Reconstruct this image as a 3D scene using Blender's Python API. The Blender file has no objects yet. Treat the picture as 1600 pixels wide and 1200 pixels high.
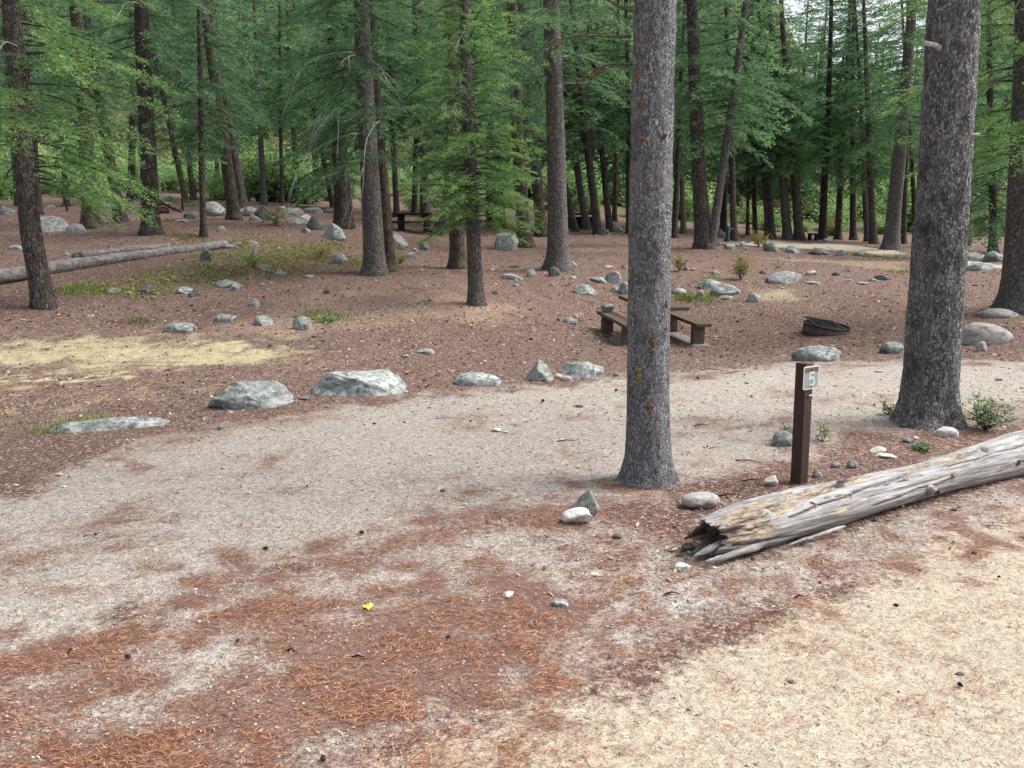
import bpy, bmesh, math, random
import numpy as np
from mathutils import Vector, Matrix, Euler

S = bpy.context.scene
COL = S.collection
F_PX, CX, CY = 1256.0, 800.0, 600.0            # photograph's focal length and centre in its own pixels
CAM_H = 1.8
PITCH = math.atan((600 - 365) / F_PX)

# ---------------------------------------------------------------- camera
cd = bpy.data.cameras.new('camera'); cam = bpy.data.objects.new('camera', cd); COL.objects.link(cam)
cd.sensor_width = 36; cd.sensor_fit = 'HORIZONTAL'; cd.lens = F_PX / 1600 * 36
cd.clip_start = 0.05; cd.clip_end = 2000
cam.location = (0, 0, CAM_H); cam.rotation_euler = (math.pi / 2 - PITCH, 0, 0)
S.camera = cam
# ---------------------------------------------------------------- sky, sun, exposure
SUN_EL, SUN_AZ = math.radians(52), math.radians(80)     # azimuth clockwise from +Y (the view direction)
W = bpy.data.worlds.new('World'); S.world = W; W.use_nodes = True
wn = W.node_tree.nodes; wl = W.node_tree.links
bg = wn['Background']
sky = wn.new('ShaderNodeTexSky'); sky.sky_type = 'NISHITA'; sky.sun_disc = False
sky.sun_elevation = SUN_EL; sky.sun_rotation = SUN_AZ
sky.dust_density = 6.0; sky.air_density = 1.0; sky.ozone_density = 1.0
hs = wn.new('ShaderNodeHueSaturation'); hs.inputs['Saturation'].default_value = 0.42   # overcast
wl.new(sky.outputs[0], hs.inputs['Color']); wl.new(hs.outputs[0], bg.inputs[0])
bg.inputs[1].default_value = 0.125
sd = bpy.data.lights.new('sun', 'SUN'); sd.energy = 1.5; sd.angle = math.radians(28); sd.color = (1.0, 0.98, 0.95)
sun = bpy.data.objects.new('sun', sd); COL.objects.link(sun)
sun_dir = Vector((math.sin(SUN_AZ) * math.cos(SUN_EL), math.cos(SUN_AZ) * math.cos(SUN_EL), math.sin(SUN_EL)))
sun.rotation_euler = sun_dir.to_track_quat('Z', 'Y').to_euler(); sun.location = (20, -10, 40)
S.view_settings.view_transform = 'Standard'; S.view_settings.look = 'None'
S.view_settings.gamma = 1.0; S.view_settings.use_curve_mapping = False
S.view_settings.exposure = 1.1
try:
    S.cycles.max_bounces = 8; S.cycles.diffuse_bounces = 4; S.cycles.glossy_bounces = 2
    S.cycles.transmission_bounces = 5; S.cycles.transparent_max_bounces = 4
    S.cycles.use_denoising = True; S.cycles.use_adaptive_sampling = True; S.cycles.adaptive_threshold = 0.02
except Exception:
    pass

RNG = np.random.default_rng(7)
random.seed(7)

# ---------------------------------------------------------------- numpy noise
def _hash(ix, iy, iz):
    h = (ix * 374761393 + iy * 668265263 + iz * 2147483647 + 1442695041) & 0xFFFFFFFF
    h = ((h ^ (h >> 13)) * 1274126177) & 0xFFFFFFFF
    h = ((h ^ (h >> 16)) * 2246822519) & 0xFFFFFFFF
    return ((h ^ (h >> 15)) & 0xFFFFFF) / float(0xFFFFFF)
def vnoise(P):
    P = np.asarray(P, float); I = np.floor(P).astype(np.int64); f = P - I; f = f * f * (3 - 2 * f)
    r = 0
    for dx in (0, 1):
        for dy in (0, 1):
            for dz in (0, 1):
                w = (f[:, 0] if dx else 1 - f[:, 0]) * (f[:, 1] if dy else 1 - f[:, 1]) * (f[:, 2] if dz else 1 - f[:, 2])
                r = r + w * _hash(I[:, 0] + dx, I[:, 1] + dy, I[:, 2] + dz)
    return r * 2 - 1
def fbm(P, octaves=3):
    P = np.asarray(P, float); a, s, t = 1.0, 0.0, 0.0
    for o in range(octaves):
        s = s + a * vnoise(P * (2.03 ** o) + 17.3 * o); t += a; a *= 0.5
    return s / t
def fbm2(x, y, scale, octaves=3, seed=0):
    x = np.ravel(x); y = np.ravel(y)
    return fbm(np.stack([x * scale, y * scale, np.full_like(x, seed * 7.7 + 0.5)], 1), octaves)
def sstep(a, b, x):
    t = np.clip((x - a) / (b - a), 0, 1); return t * t * (3 - 2 * t)

# ---------------------------------------------------------------- pixels <-> world
cp, sp = math.cos(PITCH), math.sin(PITCH)
def ray(px, py):
    u = (px - CX) / F_PX; v = (CY - py) / F_PX
    d = (u, cp + v * sp, -sp + v * cp)
    return d[0] / d[1], d[2] / d[1]                      # x and z per metre of y
def at_y(px, py, Y):
    a, b = ray(px, py); return np.array([a * Y, Y, CAM_H + b * Y])

# ---------------------------------------------------------------- terrain: thin-plate surface through points judged from the photograph
CTRL = [(390,635,None),(560,617,None),(745,601,None),(905,590,None),(1060,577,None),(1280,565,None),(1600,560,None),(150,680,None),
        (-200,700,None),(0,900,None),(400,900,None),(800,900,None),(1200,900,None),(1600,900,None),(0,1150,None),(800,1150,None),(1600,1150,None),
        (1000,760,None),(1440,660,None),(600,700,None),(1250,700,None),(1800,600,None),(200,770,None)]
CTRL_D = [(1020,540,15.0),(1097,538,14.6),(950,500,17.0),(1300,523,14.8),(200,550,12.0),(200,520,13.6),(65,478,15.2),(585,430,19),(745,475,16),
        (875,420,21),(715,418,23),(645,366,30),(790,390,26),(820,385,27),(905,354,37),(1100,388,27.5),(1137,378,35),(1200,378,37),(1420,402,27),
        (1390,388,31),(1300,375,42),(235,366,23),(142,356,27),(30,318,40),(0,440,18),(350,386,23),(1585,484,15.2),(1535,538,12.9),(1557,493,14.7),
        (1222,441,19.5),(1130,458,18.3),(1530,406,25),(300,316,38),(450,330,34),(530,356,27),(600,340,38),(780,350,36),(1550,395,27),(420,460,17),(1450,430,21)]
cw = []
for px, py, d in CTRL:
    a, b = ray(px, py); Y = -CAM_H / b; cw.append((a * Y, Y, 0.0))
for px, py, d in CTRL_D:
    cw.append(tuple(at_y(px, py, d)))
for X, Y, z in [(-30,2,0),(30,2,0),(-12,0,0),(12,0,0),(0,-3,0),(-25,14,1.3),(25,14,0.4),(-35,25,3.4),(32,25,1.2),(-45,45,5.6),(45,45,2.2),
                (-45,60,7.4),(-15,60,5.6),(15,60,3.6),(45,60,3.2),(0,50,3.6),(22,50,2.0)]:
    cw.append((X, Y, z))
cw = np.array(cw)
def _tps(r2):
    return 0.5 * r2 * np.log(r2 + 1e-9)
_n = len(cw); _K = _tps(((cw[:, None, :2] - cw[None, :, :2]) ** 2).sum(-1)) + np.eye(_n) * 1.2
_P = np.c_[np.ones(_n), cw[:, :2]]
_A = np.block([[_K, _P], [_P.T, np.zeros((3, 3))]])
_w = np.linalg.solve(_A, np.r_[cw[:, 2], np.zeros(3)])
def G(x, y, fine=True):
    x = np.atleast_1d(np.asarray(x, float)); y = np.atleast_1d(np.asarray(y, float))
    xc = np.clip(x, -45, 45); yc = np.clip(y, -2, 60); z = np.empty_like(x)
    for i in range(0, len(x), 20000):
        a, b = xc[i:i + 20000], yc[i:i + 20000]
        r2 = (a[:, None] - cw[None, :, 0]) ** 2 + (b[:, None] - cw[None, :, 1]) ** 2
        z[i:i + 20000] = _tps(r2) @ _w[:_n] + _w[_n] + _w[_n + 1] * a + _w[_n + 2] * b
    hill = np.clip(y - 58, 0, None)
    notch = 1 - 0.75 * np.exp(-((x / np.maximum(y, 30) - 0.42) / 0.10) ** 2)
    z = z + (hill * 0.30 + np.clip(y - 100, 0, None) * 0.12) * notch
    if fine:
        far = sstep(9, 17, y)
        z = z + fbm2(x, y, 0.9, 3, 1) * (0.012 + 0.05 * far) + fbm2(x, y, 5.0, 2, 2) * (0.006 + 0.012 * far)
    return z
_YS = 1.2 * (1.0026 ** np.arange(1750))
def hit(px, py):
    a, b = ray(px, py); g = G(a * _YS, _YS); zr = CAM_H + b * _YS
    k = np.argmax(zr < g)
    if not (zr < g).any():
        k = len(_YS) - 1
    if k == 0:
        return np.array([a * _YS[0], _YS[0], g[0]])
    d0, d1 = zr[k - 1] - g[k - 1], zr[k] - g[k]; t = d0 / (d0 - d1 + 1e-12)
    Y = _YS[k - 1] + t * (_YS[k] - _YS[k - 1])
    return np.array([a * Y, Y, float(G(a * Y, Y)[0])])
def px_m(P):
    """metres per photograph pixel at a point"""
    return (P[1] * cp + (CAM_H - P[2]) * sp) / F_PX

# ---------------------------------------------------------------- mesh and object helpers
def mesh_from(name, V, quads=None, tris=None, mats=(), qmat=None, tmat=None, smooth=False, attrs=None):
    V = np.asarray(V, np.float32).reshape(-1, 3); me = bpy.data.meshes.new(name)
    q = np.zeros((0, 4), np.int32) if quads is None else np.asarray(quads, np.int32).reshape(-1, 4)
    t = np.zeros((0, 3), np.int32) if tris is None else np.asarray(tris, np.int32).reshape(-1, 3)
    me.vertices.add(len(V)); me.vertices.foreach_set('co', V.ravel())
    li = np.r_[q.ravel(), t.ravel()].astype(np.int32)
    me.loops.add(len(li)); me.loops.foreach_set('vertex_index', li)
    tot = np.r_[np.full(len(q), 4), np.full(len(t), 3)].astype(np.int32)
    st = np.r_[0, np.cumsum(tot)[:-1]].astype(np.int32) if len(tot) else tot
    me.polygons.add(len(tot)); me.polygons.foreach_set('loop_start', st)
    try:
        me.polygons.foreach_set('loop_total', tot)
    except Exception:
        pass
    for m in mats:
        me.materials.append(m)
    if qmat is not None or tmat is not None:
        mi = np.r_[np.zeros(len(q), np.int32) if qmat is None else np.broadcast_to(qmat, len(q)), np.zeros(len(t), np.int32) if tmat is None else np.broadcast_to(tmat, len(t))].astype(np.int32)
        me.polygons.foreach_set('material_index', mi)
    if smooth:
        me.polygons.foreach_set('use_smooth', np.ones(len(tot), bool))
    for k, (ty, arr) in (attrs or {}).items():
        at = me.attributes.new(k, ty, 'POINT')
        at.data.foreach_set('color' if ty == 'FLOAT_COLOR' else 'value', np.asarray(arr, np.float32).ravel())
    me.update(calc_edges=True)
    return me
def tag(o, label=None, cat=None, group=None, kind=None):
    if label: o['label'] = label
    if cat: o['category'] = cat
    if group: o['group'] = group
    if kind: o['kind'] = kind
    return o
def obj(name, me, parent=None, loc=None, rot=None):
    o = bpy.data.objects.new(name, me); COL.objects.link(o)
    if parent is not None: o.parent = parent
    if loc is not None: o.location = [float(c) for c in loc]
    if rot is not None: o.rotation_euler = rot
    return o
def empty(name, loc, rot=(0, 0, 0)):
    o = bpy.data.objects.new(name, None); COL.objects.link(o); o.location = [float(c) for c in loc]; o.rotation_euler = rot
    o.empty_display_size = 0.2
    return o
def bm_obj(name, bm, mats, parent=None, loc=None, rot=None, smooth=False):
    me = bpy.data.meshes.new(name); bm.to_mesh(me); bm.free()
    for m in (mats if isinstance(mats, (list, tuple)) else [mats]): me.materials.append(m)
    if smooth: me.polygons.foreach_set('use_smooth', np.ones(len(me.polygons), bool))
    return obj(name, me, parent, loc, rot)
def box_bm(sx, sy, sz, bevel=0.0, seg=1, centre=(0, 0, 0)):
    bm = bmesh.new(); bmesh.ops.create_cube(bm, size=1.0)
    bmesh.ops.scale(bm, vec=(sx, sy, sz), verts=bm.verts); bmesh.ops.translate(bm, vec=centre, verts=bm.verts)
    if bevel > 0:
        bmesh.ops.bevel(bm, geom=list(bm.edges), offset=bevel, segments=seg, profile=0.5, affect='EDGES')
    return bm
def cyl_bm(r0, r1, h, n=16, centre=(0, 0, 0), axis='Z'):
    bm = bmesh.new(); bmesh.ops.create_cone(bm, cap_ends=True, segments=n, radius1=r0, radius2=r1, depth=h)
    if axis == 'X': bmesh.ops.rotate(bm, matrix=Matrix.Rotation(math.pi / 2, 3, 'Y'), verts=bm.verts)
    if axis == 'Y': bmesh.ops.rotate(bm, matrix=Matrix.Rotation(math.pi / 2, 3, 'X'), verts=bm.verts)
    bmesh.ops.translate(bm, vec=centre, verts=bm.verts)
    return bm
def tube(pts, radii, n=6, cap=True):
    """a swept tube through pts; returns V, quads, tris"""
    P = np.asarray(pts, float); R = np.asarray(radii, float); m = len(P)
    T = np.gradient(P, axis=0); T /= np.linalg.norm(T, axis=1)[:, None] + 1e-9
    up = np.array([0.31, 0.17, 0.93]); A = np.cross(T, up); A /= np.linalg.norm(A, axis=1)[:, None] + 1e-9; B = np.cross(T, A)
    th = np.arange(n) * 2 * np.pi / n
    V = (P[:, None] + R[:, None, None] * (np.cos(th)[None, :, None] * A[:, None] + np.sin(th)[None, :, None] * B[:, None])).reshape(-1, 3)
    i = np.arange(m - 1)[:, None] * n; j = np.arange(n)[None]; k = (j + 1) % n
    Q = np.stack([i + j, i + k, i + n + k, i + n + j], -1).reshape(-1, 4)
    Tn = np.zeros((0, 3), int)
    if cap:
        V = np.r_[V, P[:1], P[-1:]]; c0, c1 = m * n, m * n + 1; jj = np.arange(n); kk = (jj + 1) % n; e = (m - 1) * n
        Tn = np.r_[np.stack([kk, jj, np.full(n, c0)], 1), np.stack([e + jj, e + kk, np.full(n, c1)], 1)]
    return V, Q, Tn
class Acc:
    """collects V / quads / tris pieces into one mesh"""
    def __init__(s): s.V, s.Q, s.T, s.qm, s.tm, s.tint, s.n = [], [], [], [], [], [], 0
    def add(s, V, Q=None, T=None, mat=0, tint=0.5):
        V = np.asarray(V, float).reshape(-1, 3); s.V.append(V); s.tint.append(np.broadcast_to(np.asarray(tint, float), len(V)))
        if Q is not None and len(Q): s.Q.append(np.asarray(Q) + s.n); s.qm.append(np.full(len(Q), mat))
        if T is not None and len(T): s.T.append(np.asarray(T) + s.n); s.tm.append(np.full(len(T), mat))
        s.n += len(V)
    def mesh(s, name, mats, smooth=False):
        V = np.concatenate(s.V); Q = np.concatenate(s.Q) if s.Q else None; T = np.concatenate(s.T) if s.T else None
        return mesh_from(name, V, Q, T, mats, np.concatenate(s.qm) if s.Q else None, np.concatenate(s.tm) if s.T else None, smooth, {'tint': ('FLOAT', np.concatenate(s.tint))})

# ---------------------------------------------------------------- material helpers
class MB:
    def __init__(s, name):
        s.m = bpy.data.materials.new(name); s.m.use_nodes = True; s.N = s.m.node_tree.nodes; s.L = s.m.node_tree.links
        s.bsdf = s.N['Principled BSDF']; s.out = s.N['Material Output']
        s.bsdf.inputs['Roughness'].default_value = 0.85; s.bsdf.inputs['Specular IOR Level'].default_value = 0.25
    def put(s, sock, v):
        if isinstance(v, bpy.types.NodeSocket): s.L.new(v, sock)
        elif isinstance(v, (tuple, list)) and len(v) == 3 and len(sock.default_value) == 4: sock.default_value = (*v, 1)
        else: sock.default_value = v
    def coord(s, kind='Object', scale=None):
        c = s.N.new('ShaderNodeTexCoord').outputs[kind]
        if scale is None: return c
        m = s.N.new('ShaderNodeMapping'); s.L.new(c, m.inputs[0]); m.inputs['Scale'].default_value = scale
        return m.outputs[0]
    def noise(s, vec, scale, detail=3, rough=0.55, dist=0):
        n = s.N.new('ShaderNodeTexNoise'); s.L.new(vec, n.inputs['Vector']); n.inputs['Scale'].default_value = scale
        n.inputs['Detail'].default_value = detail; n.inputs['Roughness'].default_value = rough; n.inputs['Distortion'].default_value = dist
        return n.outputs[0]
    def voro(s, vec, scale, feature='F1', out='Distance', rand=1.0):
        n = s.N.new('ShaderNodeTexVoronoi'); n.feature = feature; s.L.new(vec, n.inputs['Vector']); n.inputs['Scale'].default_value = scale
        n.inputs['Randomness'].default_value = rand
        return n.outputs[out]
    def math(s, op, a, b=0.0, c=None):
        n = s.N.new('ShaderNodeMath'); n.operation = op; s.put(n.inputs[0], a); s.put(n.inputs[1], b)
        if c is not None: s.put(n.inputs[2], c)
        return n.outputs[0]
    def ramp(s, v, a, b, lo=0.0, hi=1.0):
        n = s.N.new('ShaderNodeMapRange'); n.interpolation_type = 'SMOOTHSTEP'; s.put(n.inputs[0], v)
        n.inputs[1].default_value = a; n.inputs[2].default_value = b; n.inputs[3].default_value = lo; n.inputs[4].default_value = hi
        return n.outputs[0]
    def mix(s, f, a, b, blend='MIX'):
        n = s.N.new('ShaderNodeMix'); n.data_type = 'RGBA'; n.blend_type = blend; n.clamp_factor = True
        s.put(n.inputs[0], f); s.put(n.inputs[6], a); s.put(n.inputs[7], b)
        return n.outputs[2]
    def attr(s, name, out='Fac'):
        n = s.N.new('ShaderNodeAttribute'); n.attribute_name = name; return n.outputs[out]
    def rand(s): return s.N.new('ShaderNodeObjectInfo').outputs['Random']
    def sep(s, col):
        n = s.N.new('ShaderNodeSeparateColor'); s.L.new(col, n.inputs[0]); return n.outputs
    def bump(s, h, strength=0.5, dist=0.01):
        n = s.N.new('ShaderNodeBump'); n.inputs['Strength'].default_value = strength; n.inputs['Distance'].default_value = dist
        s.L.new(h, n.inputs['Height']); s.L.new(n.outputs[0], s.bsdf.inputs['Normal']); return n
    def col(s, c): s.put(s.bsdf.inputs['Base Color'], c); return s
    def rough(s, v): s.put(s.bsdf.inputs['Roughness'], v); return s
# ================================================================ materials
def m_plain(name, c, rough=0.8, metal=0.0, var=0.25, scale=18, bump=0.2):
    b = MB(name); v = b.coord(); n = b.noise(v, scale, 4)
    b.col(b.mix(b.ramp(n, 0.3, 0.7), tuple(x * (1 - var) for x in c), tuple(min(1, x * (1 + var)) for x in c))); b.rough(rough)
    b.bsdf.inputs['Metallic'].default_value = metal
    if bump: b.bump(b.noise(v, scale * 4, 3), bump, 0.004)
    return b.m
def m_tint(name, stops, rough=0.85, translucent=0.0, rnd=0.0, noise=0.0, tl_col=None):
    """colour from the per-vertex tint attribute"""
    b = MB(name); t = b.attr('tint')
    if noise: t = b.math('ADD', t, b.math('MULTIPLY', b.math('SUBTRACT', b.noise(b.coord(), 1.1, 2), 0.5), noise))
    if rnd: t = b.math('ADD', t, b.math('MULTIPLY', b.math('SUBTRACT', b.rand(), 0.5), rnd))
    n = b.N.new('ShaderNodeValToRGB'); b.put(n.inputs[0], t)
    while len(n.color_ramp.elements) < len(stops): n.color_ramp.elements.new(0.5)
    for e, (p, c) in zip(n.color_ramp.elements, stops): e.position = p; e.color = (*c, 1)
    c = n.outputs[0]; b.col(c); b.rough(rough); b.bsdf.inputs['Specular IOR Level'].default_value = 0.2
    if translucent:
        tr = b.N.new('ShaderNodeBsdfTranslucent'); b.put(tr.inputs[0], b.mix(1.0, c, tl_col or (1.0, 1.0, 0.75), 'MULTIPLY'))
        mx = b.N.new('ShaderNodeMixShader'); mx.inputs[0].default_value = translucent
        b.L.new(b.bsdf.outputs[0], mx.inputs[1]); b.L.new(tr.outputs[0], mx.inputs[2]); b.L.new(mx.outputs[0], b.out.inputs[0])
    return b.m
def m_ground():
    b = MB('ground'); v = b.coord()
    z = b.sep(b.attr('zone', 'Color')); sand, grav, grass = z[0], z[1], z[2]; lit = b.attr('litter'); pale = b.attr('pale'); green = b.attr('green')
    n1 = b.noise(v, 3.0, 4); n2 = b.noise(v, 22, 4, 0.65); n3 = b.noise(v, 95, 3, 0.7)
    vc = b.voro(v, 42, out='Color'); vs = b.sep(vc); vc2 = b.sep(b.voro(v, 110, out='Color')); vb = b.sep(b.voro(v, 230, out='Color'))
    # duff: decayed brown needles with pale and dark chips
    duff = b.mix(b.ramp(n2, 0.3, 0.7), (0.066, 0.039, 0.032), (0.165, 0.102, 0.082))
    duff = b.mix(b.ramp(n1, 0.35, 0.7, 0, 0.6), duff, (0.140, 0.093, 0.079))
    duff = b.mix(b.ramp(vs[0], 0.86, 0.9, 0, 0.75), duff, (0.36, 0.27, 0.22))
    duff = b.mix(b.ramp(vc2[0], 0.88, 0.93, 0, 0.8), duff, (0.44, 0.35, 0.29))
    duff = b.mix(b.ramp(vs[1], 0.92, 0.96, 0, 0.6), duff, (0.05, 0.033, 0.027))
    duff = b.mix(b.ramp(vc2[1], 0.8, 0.86, 0, 0.7), duff, (0.05, 0.03, 0.024))
    duff = b.mix(b.math('MULTIPLY', pale, b.ramp(n2, 0.25, 0.65)), duff, (0.36, 0.27, 0.20))
    # gravel
    gr = b.mix(b.ramp(n2, 0.3, 0.7), (0.235, 0.21, 0.185), (0.385, 0.352, 0.315))
    gr = b.mix(b.ramp(n1, 0.35, 0.7, 0, 0.55), gr, (0.32, 0.30, 0.27))
    gr = b.mix(b.ramp(vb[0], 0.78, 0.9, 0, 0.75), gr, (0.46, 0.43, 0.385))
    gr = b.mix(b.ramp(vc2[2], 0.9, 0.97, 0, 0.40), gr, (0.16, 0.125, 0.105))
    gr = b.mix(b.ramp(vb[1], 0.8, 0.9, 0, 0.6), gr, (0.16, 0.125, 0.105))
    # sandy road
    sa = b.mix(b.ramp(n2, 0.3, 0.7), (0.325, 0.275, 0.212), (0.445, 0.39, 0.312))
    sa = b.mix(b.ramp(n1, 0.4, 0.75, 0, 0.35), sa, (0.315, 0.285, 0.24))
    sa = b.mix(b.ramp(vb[0], 0.75, 0.9, 0, 0.6), sa, (0.53, 0.48, 0.395))
    sa = b.mix(b.ramp(vc2[2], 0.9, 0.95, 0, 0.7), sa, (0.20, 0.15, 0.11))
    sa = b.mix(b.ramp(vb[1], 0.82, 0.92, 0, 0.55), sa, (0.25, 0.205, 0.155))
    # stone by stone and flake by flake, no two the same tone
    var = b.math('ADD', b.math('ADD', b.math('MULTIPLY', vs[2], 0.36), b.math('MULTIPLY', vc2[1], 0.55)), b.math('ADD', b.math('MULTIPLY', vb[2], 0.50), 0.30)); vcc = b.N.new('ShaderNodeCombineColor')
    for i_ in range(3): b.L.new(var, vcc.inputs[i_])
    duff = b.mix(1.0, duff, vcc.outputs[0], 'MULTIPLY'); gr = b.mix(1.0, gr, vcc.outputs[0], 'MULTIPLY'); sa = b.mix(0.55, sa, vcc.outputs[0], 'MULTIPLY')
    # straw
    ns = b.noise(b.coord('Object', (4, 22, 10)), 2.2, 5, 0.75, 0.6)
    st = b.mix(b.ramp(ns, 0.3, 0.7), (0.24, 0.185, 0.115), (0.60, 0.535, 0.345))
    e = b.math('MULTIPLY', b.math('SUBTRACT', n2, 0.5), 0.55); e3 = b.math('MULTIPLY', b.math('SUBTRACT', n3, 0.5), 0.5); ee = b.math('ADD', e, e3)
    c = b.mix(b.ramp(b.math('ADD', grav, ee), 0.3, 0.7), duff, gr)
    c = b.mix(b.ramp(b.math('ADD', sand, ee), 0.35, 0.65), c, sa)
    c = b.mix(b.ramp(b.math('ADD', grass, b.math('MULTIPLY', ee, 1.6)), 0.15, 1.0, 0, 0.85), c, st)
    # fresh orange needle litter, in shreds
    nl = b.math('ADD', b.math('MULTIPLY', b.noise(b.coord('Object', (1, 1.8, 1)), 38, 4, 0.8, 1.0), 0.72), b.math('MULTIPLY', b.noise(b.coord('Object', (1, 2.0, 1)), 5.5, 4, 0.7, 0.5), 0.28))
    lc = b.mix(b.ramp(n3, 0.3, 0.7), (0.055, 0.028, 0.024), (0.20, 0.095, 0.065))
    lc = b.mix(b.ramp(n1, 0.3, 0.7, 0, 0.6), lc, (0.115, 0.055, 0.042))
    lm = b.ramp(b.math('ADD', lit, b.math('MULTIPLY', b.math('SUBTRACT', nl, 0.5), 2.8)), 0.30, 0.80, 0, 0.82)
    c = b.mix(lm, c, lc)
    c = b.mix(b.math('MULTIPLY', green, b.ramp(n2, 0.3, 0.6)), c, (0.11, 0.14, 0.045))
    b.col(c); b.rough(0.95); b.bsdf.inputs['Specular IOR Level'].default_value = 0.1
    h = b.math('ADD', b.math('MULTIPLY', n2, 0.7), b.math('ADD', b.math('MULTIPLY', n3, 0.5), b.math('MULTIPLY', vb[2], 0.12)))
    b.bump(h, 0.7, 0.012)
    return b.m
def m_bark(name, dark, mid, light, vs=(34, 34, 13), moss=0.0, light_amt=0.5, bump=0.9, rnd=0.3, patch=0.0):
    b = MB(name); v0 = b.coord(); v = b.coord('Object', vs)
    n = b.noise(v, 1.0, 4, 0.6, 0.6); vo = b.voro(v, 1.35, 'DISTANCE_TO_EDGE'); fine = b.noise(v0, 130, 3, 0.7)
    cell = b.sep(b.voro(v, 1.35, out='Color'))
    c = b.mix(b.ramp(n, 0.35, 0.65), dark, mid)
    c = b.mix(b.math('MULTIPLY', b.ramp(cell[0], 0.55, 0.75), light_amt), c, light)
    c = b.mix(b.math('MULTIPLY', b.ramp(cell[1], 0.7, 0.85), 0.6), c, dark)
    c = b.mix(b.ramp(vo, 0.02, 0.14, 0.75, 0.0), c, tuple(x * 0.45 for x in dark))
    c = b.mix(b.ramp(fine, 0.55, 0.75, 0, 0.18), c, light)
    if patch:
        fl = b.noise(b.coord('Object', (vs[0] * 0.55, vs[1] * 0.55, vs[2] * 0.45)), 1.0, 5, 0.75, 1.2)
        c = b.mix(b.ramp(fl, 0.52, 0.62, 0, 0.55), c, dark); c = b.mix(b.ramp(fl, 0.40, 0.48, 0.5, 0), c, light); c = b.mix(b.ramp(b.noise(b.coord('Object', (9, 9, 1.6)), 1.0, 4, 0.7, 0.5), 0.45, 0.65, 0, 0.5), c, tuple(0.5 * (x + y) for x, y in zip(dark, mid)))
    if patch:
        c = b.mix(b.ramp(b.noise(v0, 3.2, 4), 0.52, 0.64, 0, patch), c, tuple(x * 0.62 for x in dark))
        c = b.mix(b.ramp(b.noise(v0, 26, 3), 0.66, 0.76, 0, 0.5), c, (0.30, 0.20, 0.13))
    if moss:
        mm = b.math('MULTIPLY', b.ramp(b.noise(v0, 4.5, 4), 0.47, 0.62), b.ramp(b.noise(v0, 40, 3), 0.4, 0.6, 0.3, 1))
        c = b.mix(b.math('MULTIPLY', mm, moss), c, (0.16, 0.155, 0.04))
    if rnd:
        r = b.math('ADD', b.math('MULTIPLY', b.rand(), rnd * 2), 1 - rnd); cc = b.N.new('ShaderNodeCombineColor')
        for i in range(3): b.L.new(r, cc.inputs[i])
        c = b.mix(1.0, c, cc.outputs[0], 'MULTIPLY')
    b.col(c); b.rough(0.92); b.bsdf.inputs['Specular IOR Level'].default_value = 0.15
    b.bump(b.math('ADD', b.ramp(vo, 0.0, 0.3), b.math('MULTIPLY', n, 0.8)), bump, 0.02)
    return b.m
def m_rock(name, dark, mid, light, lichen=(0.36, 0.42, 0.37), la=0.6):
    b = MB(name); v = b.coord(); r = b.rand()
    n = b.noise(v, 3.5, 5, 0.65); n2 = b.noise(v, 16, 4, 0.7); n3 = b.noise(v, 75, 3, 0.7)
    c = b.mix(b.ramp(n2, 0.3, 0.7), dark, mid); c = b.mix(b.ramp(n, 0.4, 0.7, 0, 0.7), c, light)
    c = b.mix(b.ramp(n3, 0.58, 0.7, 0, 0.5), c, tuple(min(1, x * 1.5) for x in light)); c = b.mix(b.ramp(n3, 0.3, 0.42, 0.55, 0.0), c, tuple(x * 0.5 for x in dark))
    lm = b.ramp(b.noise(v, 9, 5, 0.7, 0.4), 0.47, 0.6); c = b.mix(b.math('MULTIPLY', lm, la), c, lichen)
    dm = b.ramp(b.noise(b.coord('Object', (1, 1, 1.4)), 6.5, 5, 0.75), 0.5, 0.62, 0, 0.75); c = b.mix(dm, c, tuple(x * 0.55 for x in dark))
    hs_ = b.N.new('ShaderNodeHueSaturation'); b.L.new(c, hs_.inputs['Color']); b.put(hs_.inputs['Value'], b.math('ADD', b.math('MULTIPLY', r, 0.45), 0.78))
    b.col(hs_.outputs[0]); b.rough(0.9); b.bump(b.math('ADD', n2, b.math('MULTIPLY', n3, 0.4)), 0.55, 0.02)
    return b.m

M = {}
M['ground'] = m_ground()
M['bark_center'] = m_bark('bark_grey_scaly', (0.12, 0.12, 0.13), (0.46, 0.46, 0.49), (0.70, 0.71, 0.75), (72, 72, 38), 0.0, 0.6, 1.0, 0.0, 0.42)
M['bark_right'] = m_bark('bark_dark_scaly', (0.075, 0.073, 0.076), (0.335, 0.328, 0.332), (0.63, 0.62, 0.625), (46, 46, 24), 0.0, 0.55, 1.0, 0.0, 0.6)
M['bark'] = m_bark('bark_furrowed', (0.045, 0.038, 0.037), (0.11, 0.096, 0.092), (0.22, 0.20, 0.19), (26, 26, 8), 0.12, 0.5, 0.9, 0.28)
M['bark_moss'] = m_bark('bark_mossy', (0.045, 0.04, 0.035), (0.105, 0.09, 0.08), (0.20, 0.18, 0.16), (26, 26, 8), 0.75, 0.4, 0.9, 0.2)
M['bark_grey'] = m_bark('bark_grey', (0.085, 0.077, 0.077), (0.22, 0.205, 0.20), (0.40, 0.38, 0.37), (40, 40, 16), 0.08, 0.6, 0.9, 0.15)
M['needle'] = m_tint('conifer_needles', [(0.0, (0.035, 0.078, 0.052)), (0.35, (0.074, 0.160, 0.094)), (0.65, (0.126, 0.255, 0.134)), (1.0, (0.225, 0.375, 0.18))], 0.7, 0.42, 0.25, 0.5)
M['needle_bright'] = m_tint('young_needles', [(0.0, (0.045, 0.095, 0.048)), (0.35, (0.098, 0.20, 0.085)), (0.65, (0.175, 0.32, 0.12)), (1.0, (0.29, 0.45, 0.16))], 0.7, 0.42, 0.1, 0.5)
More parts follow.
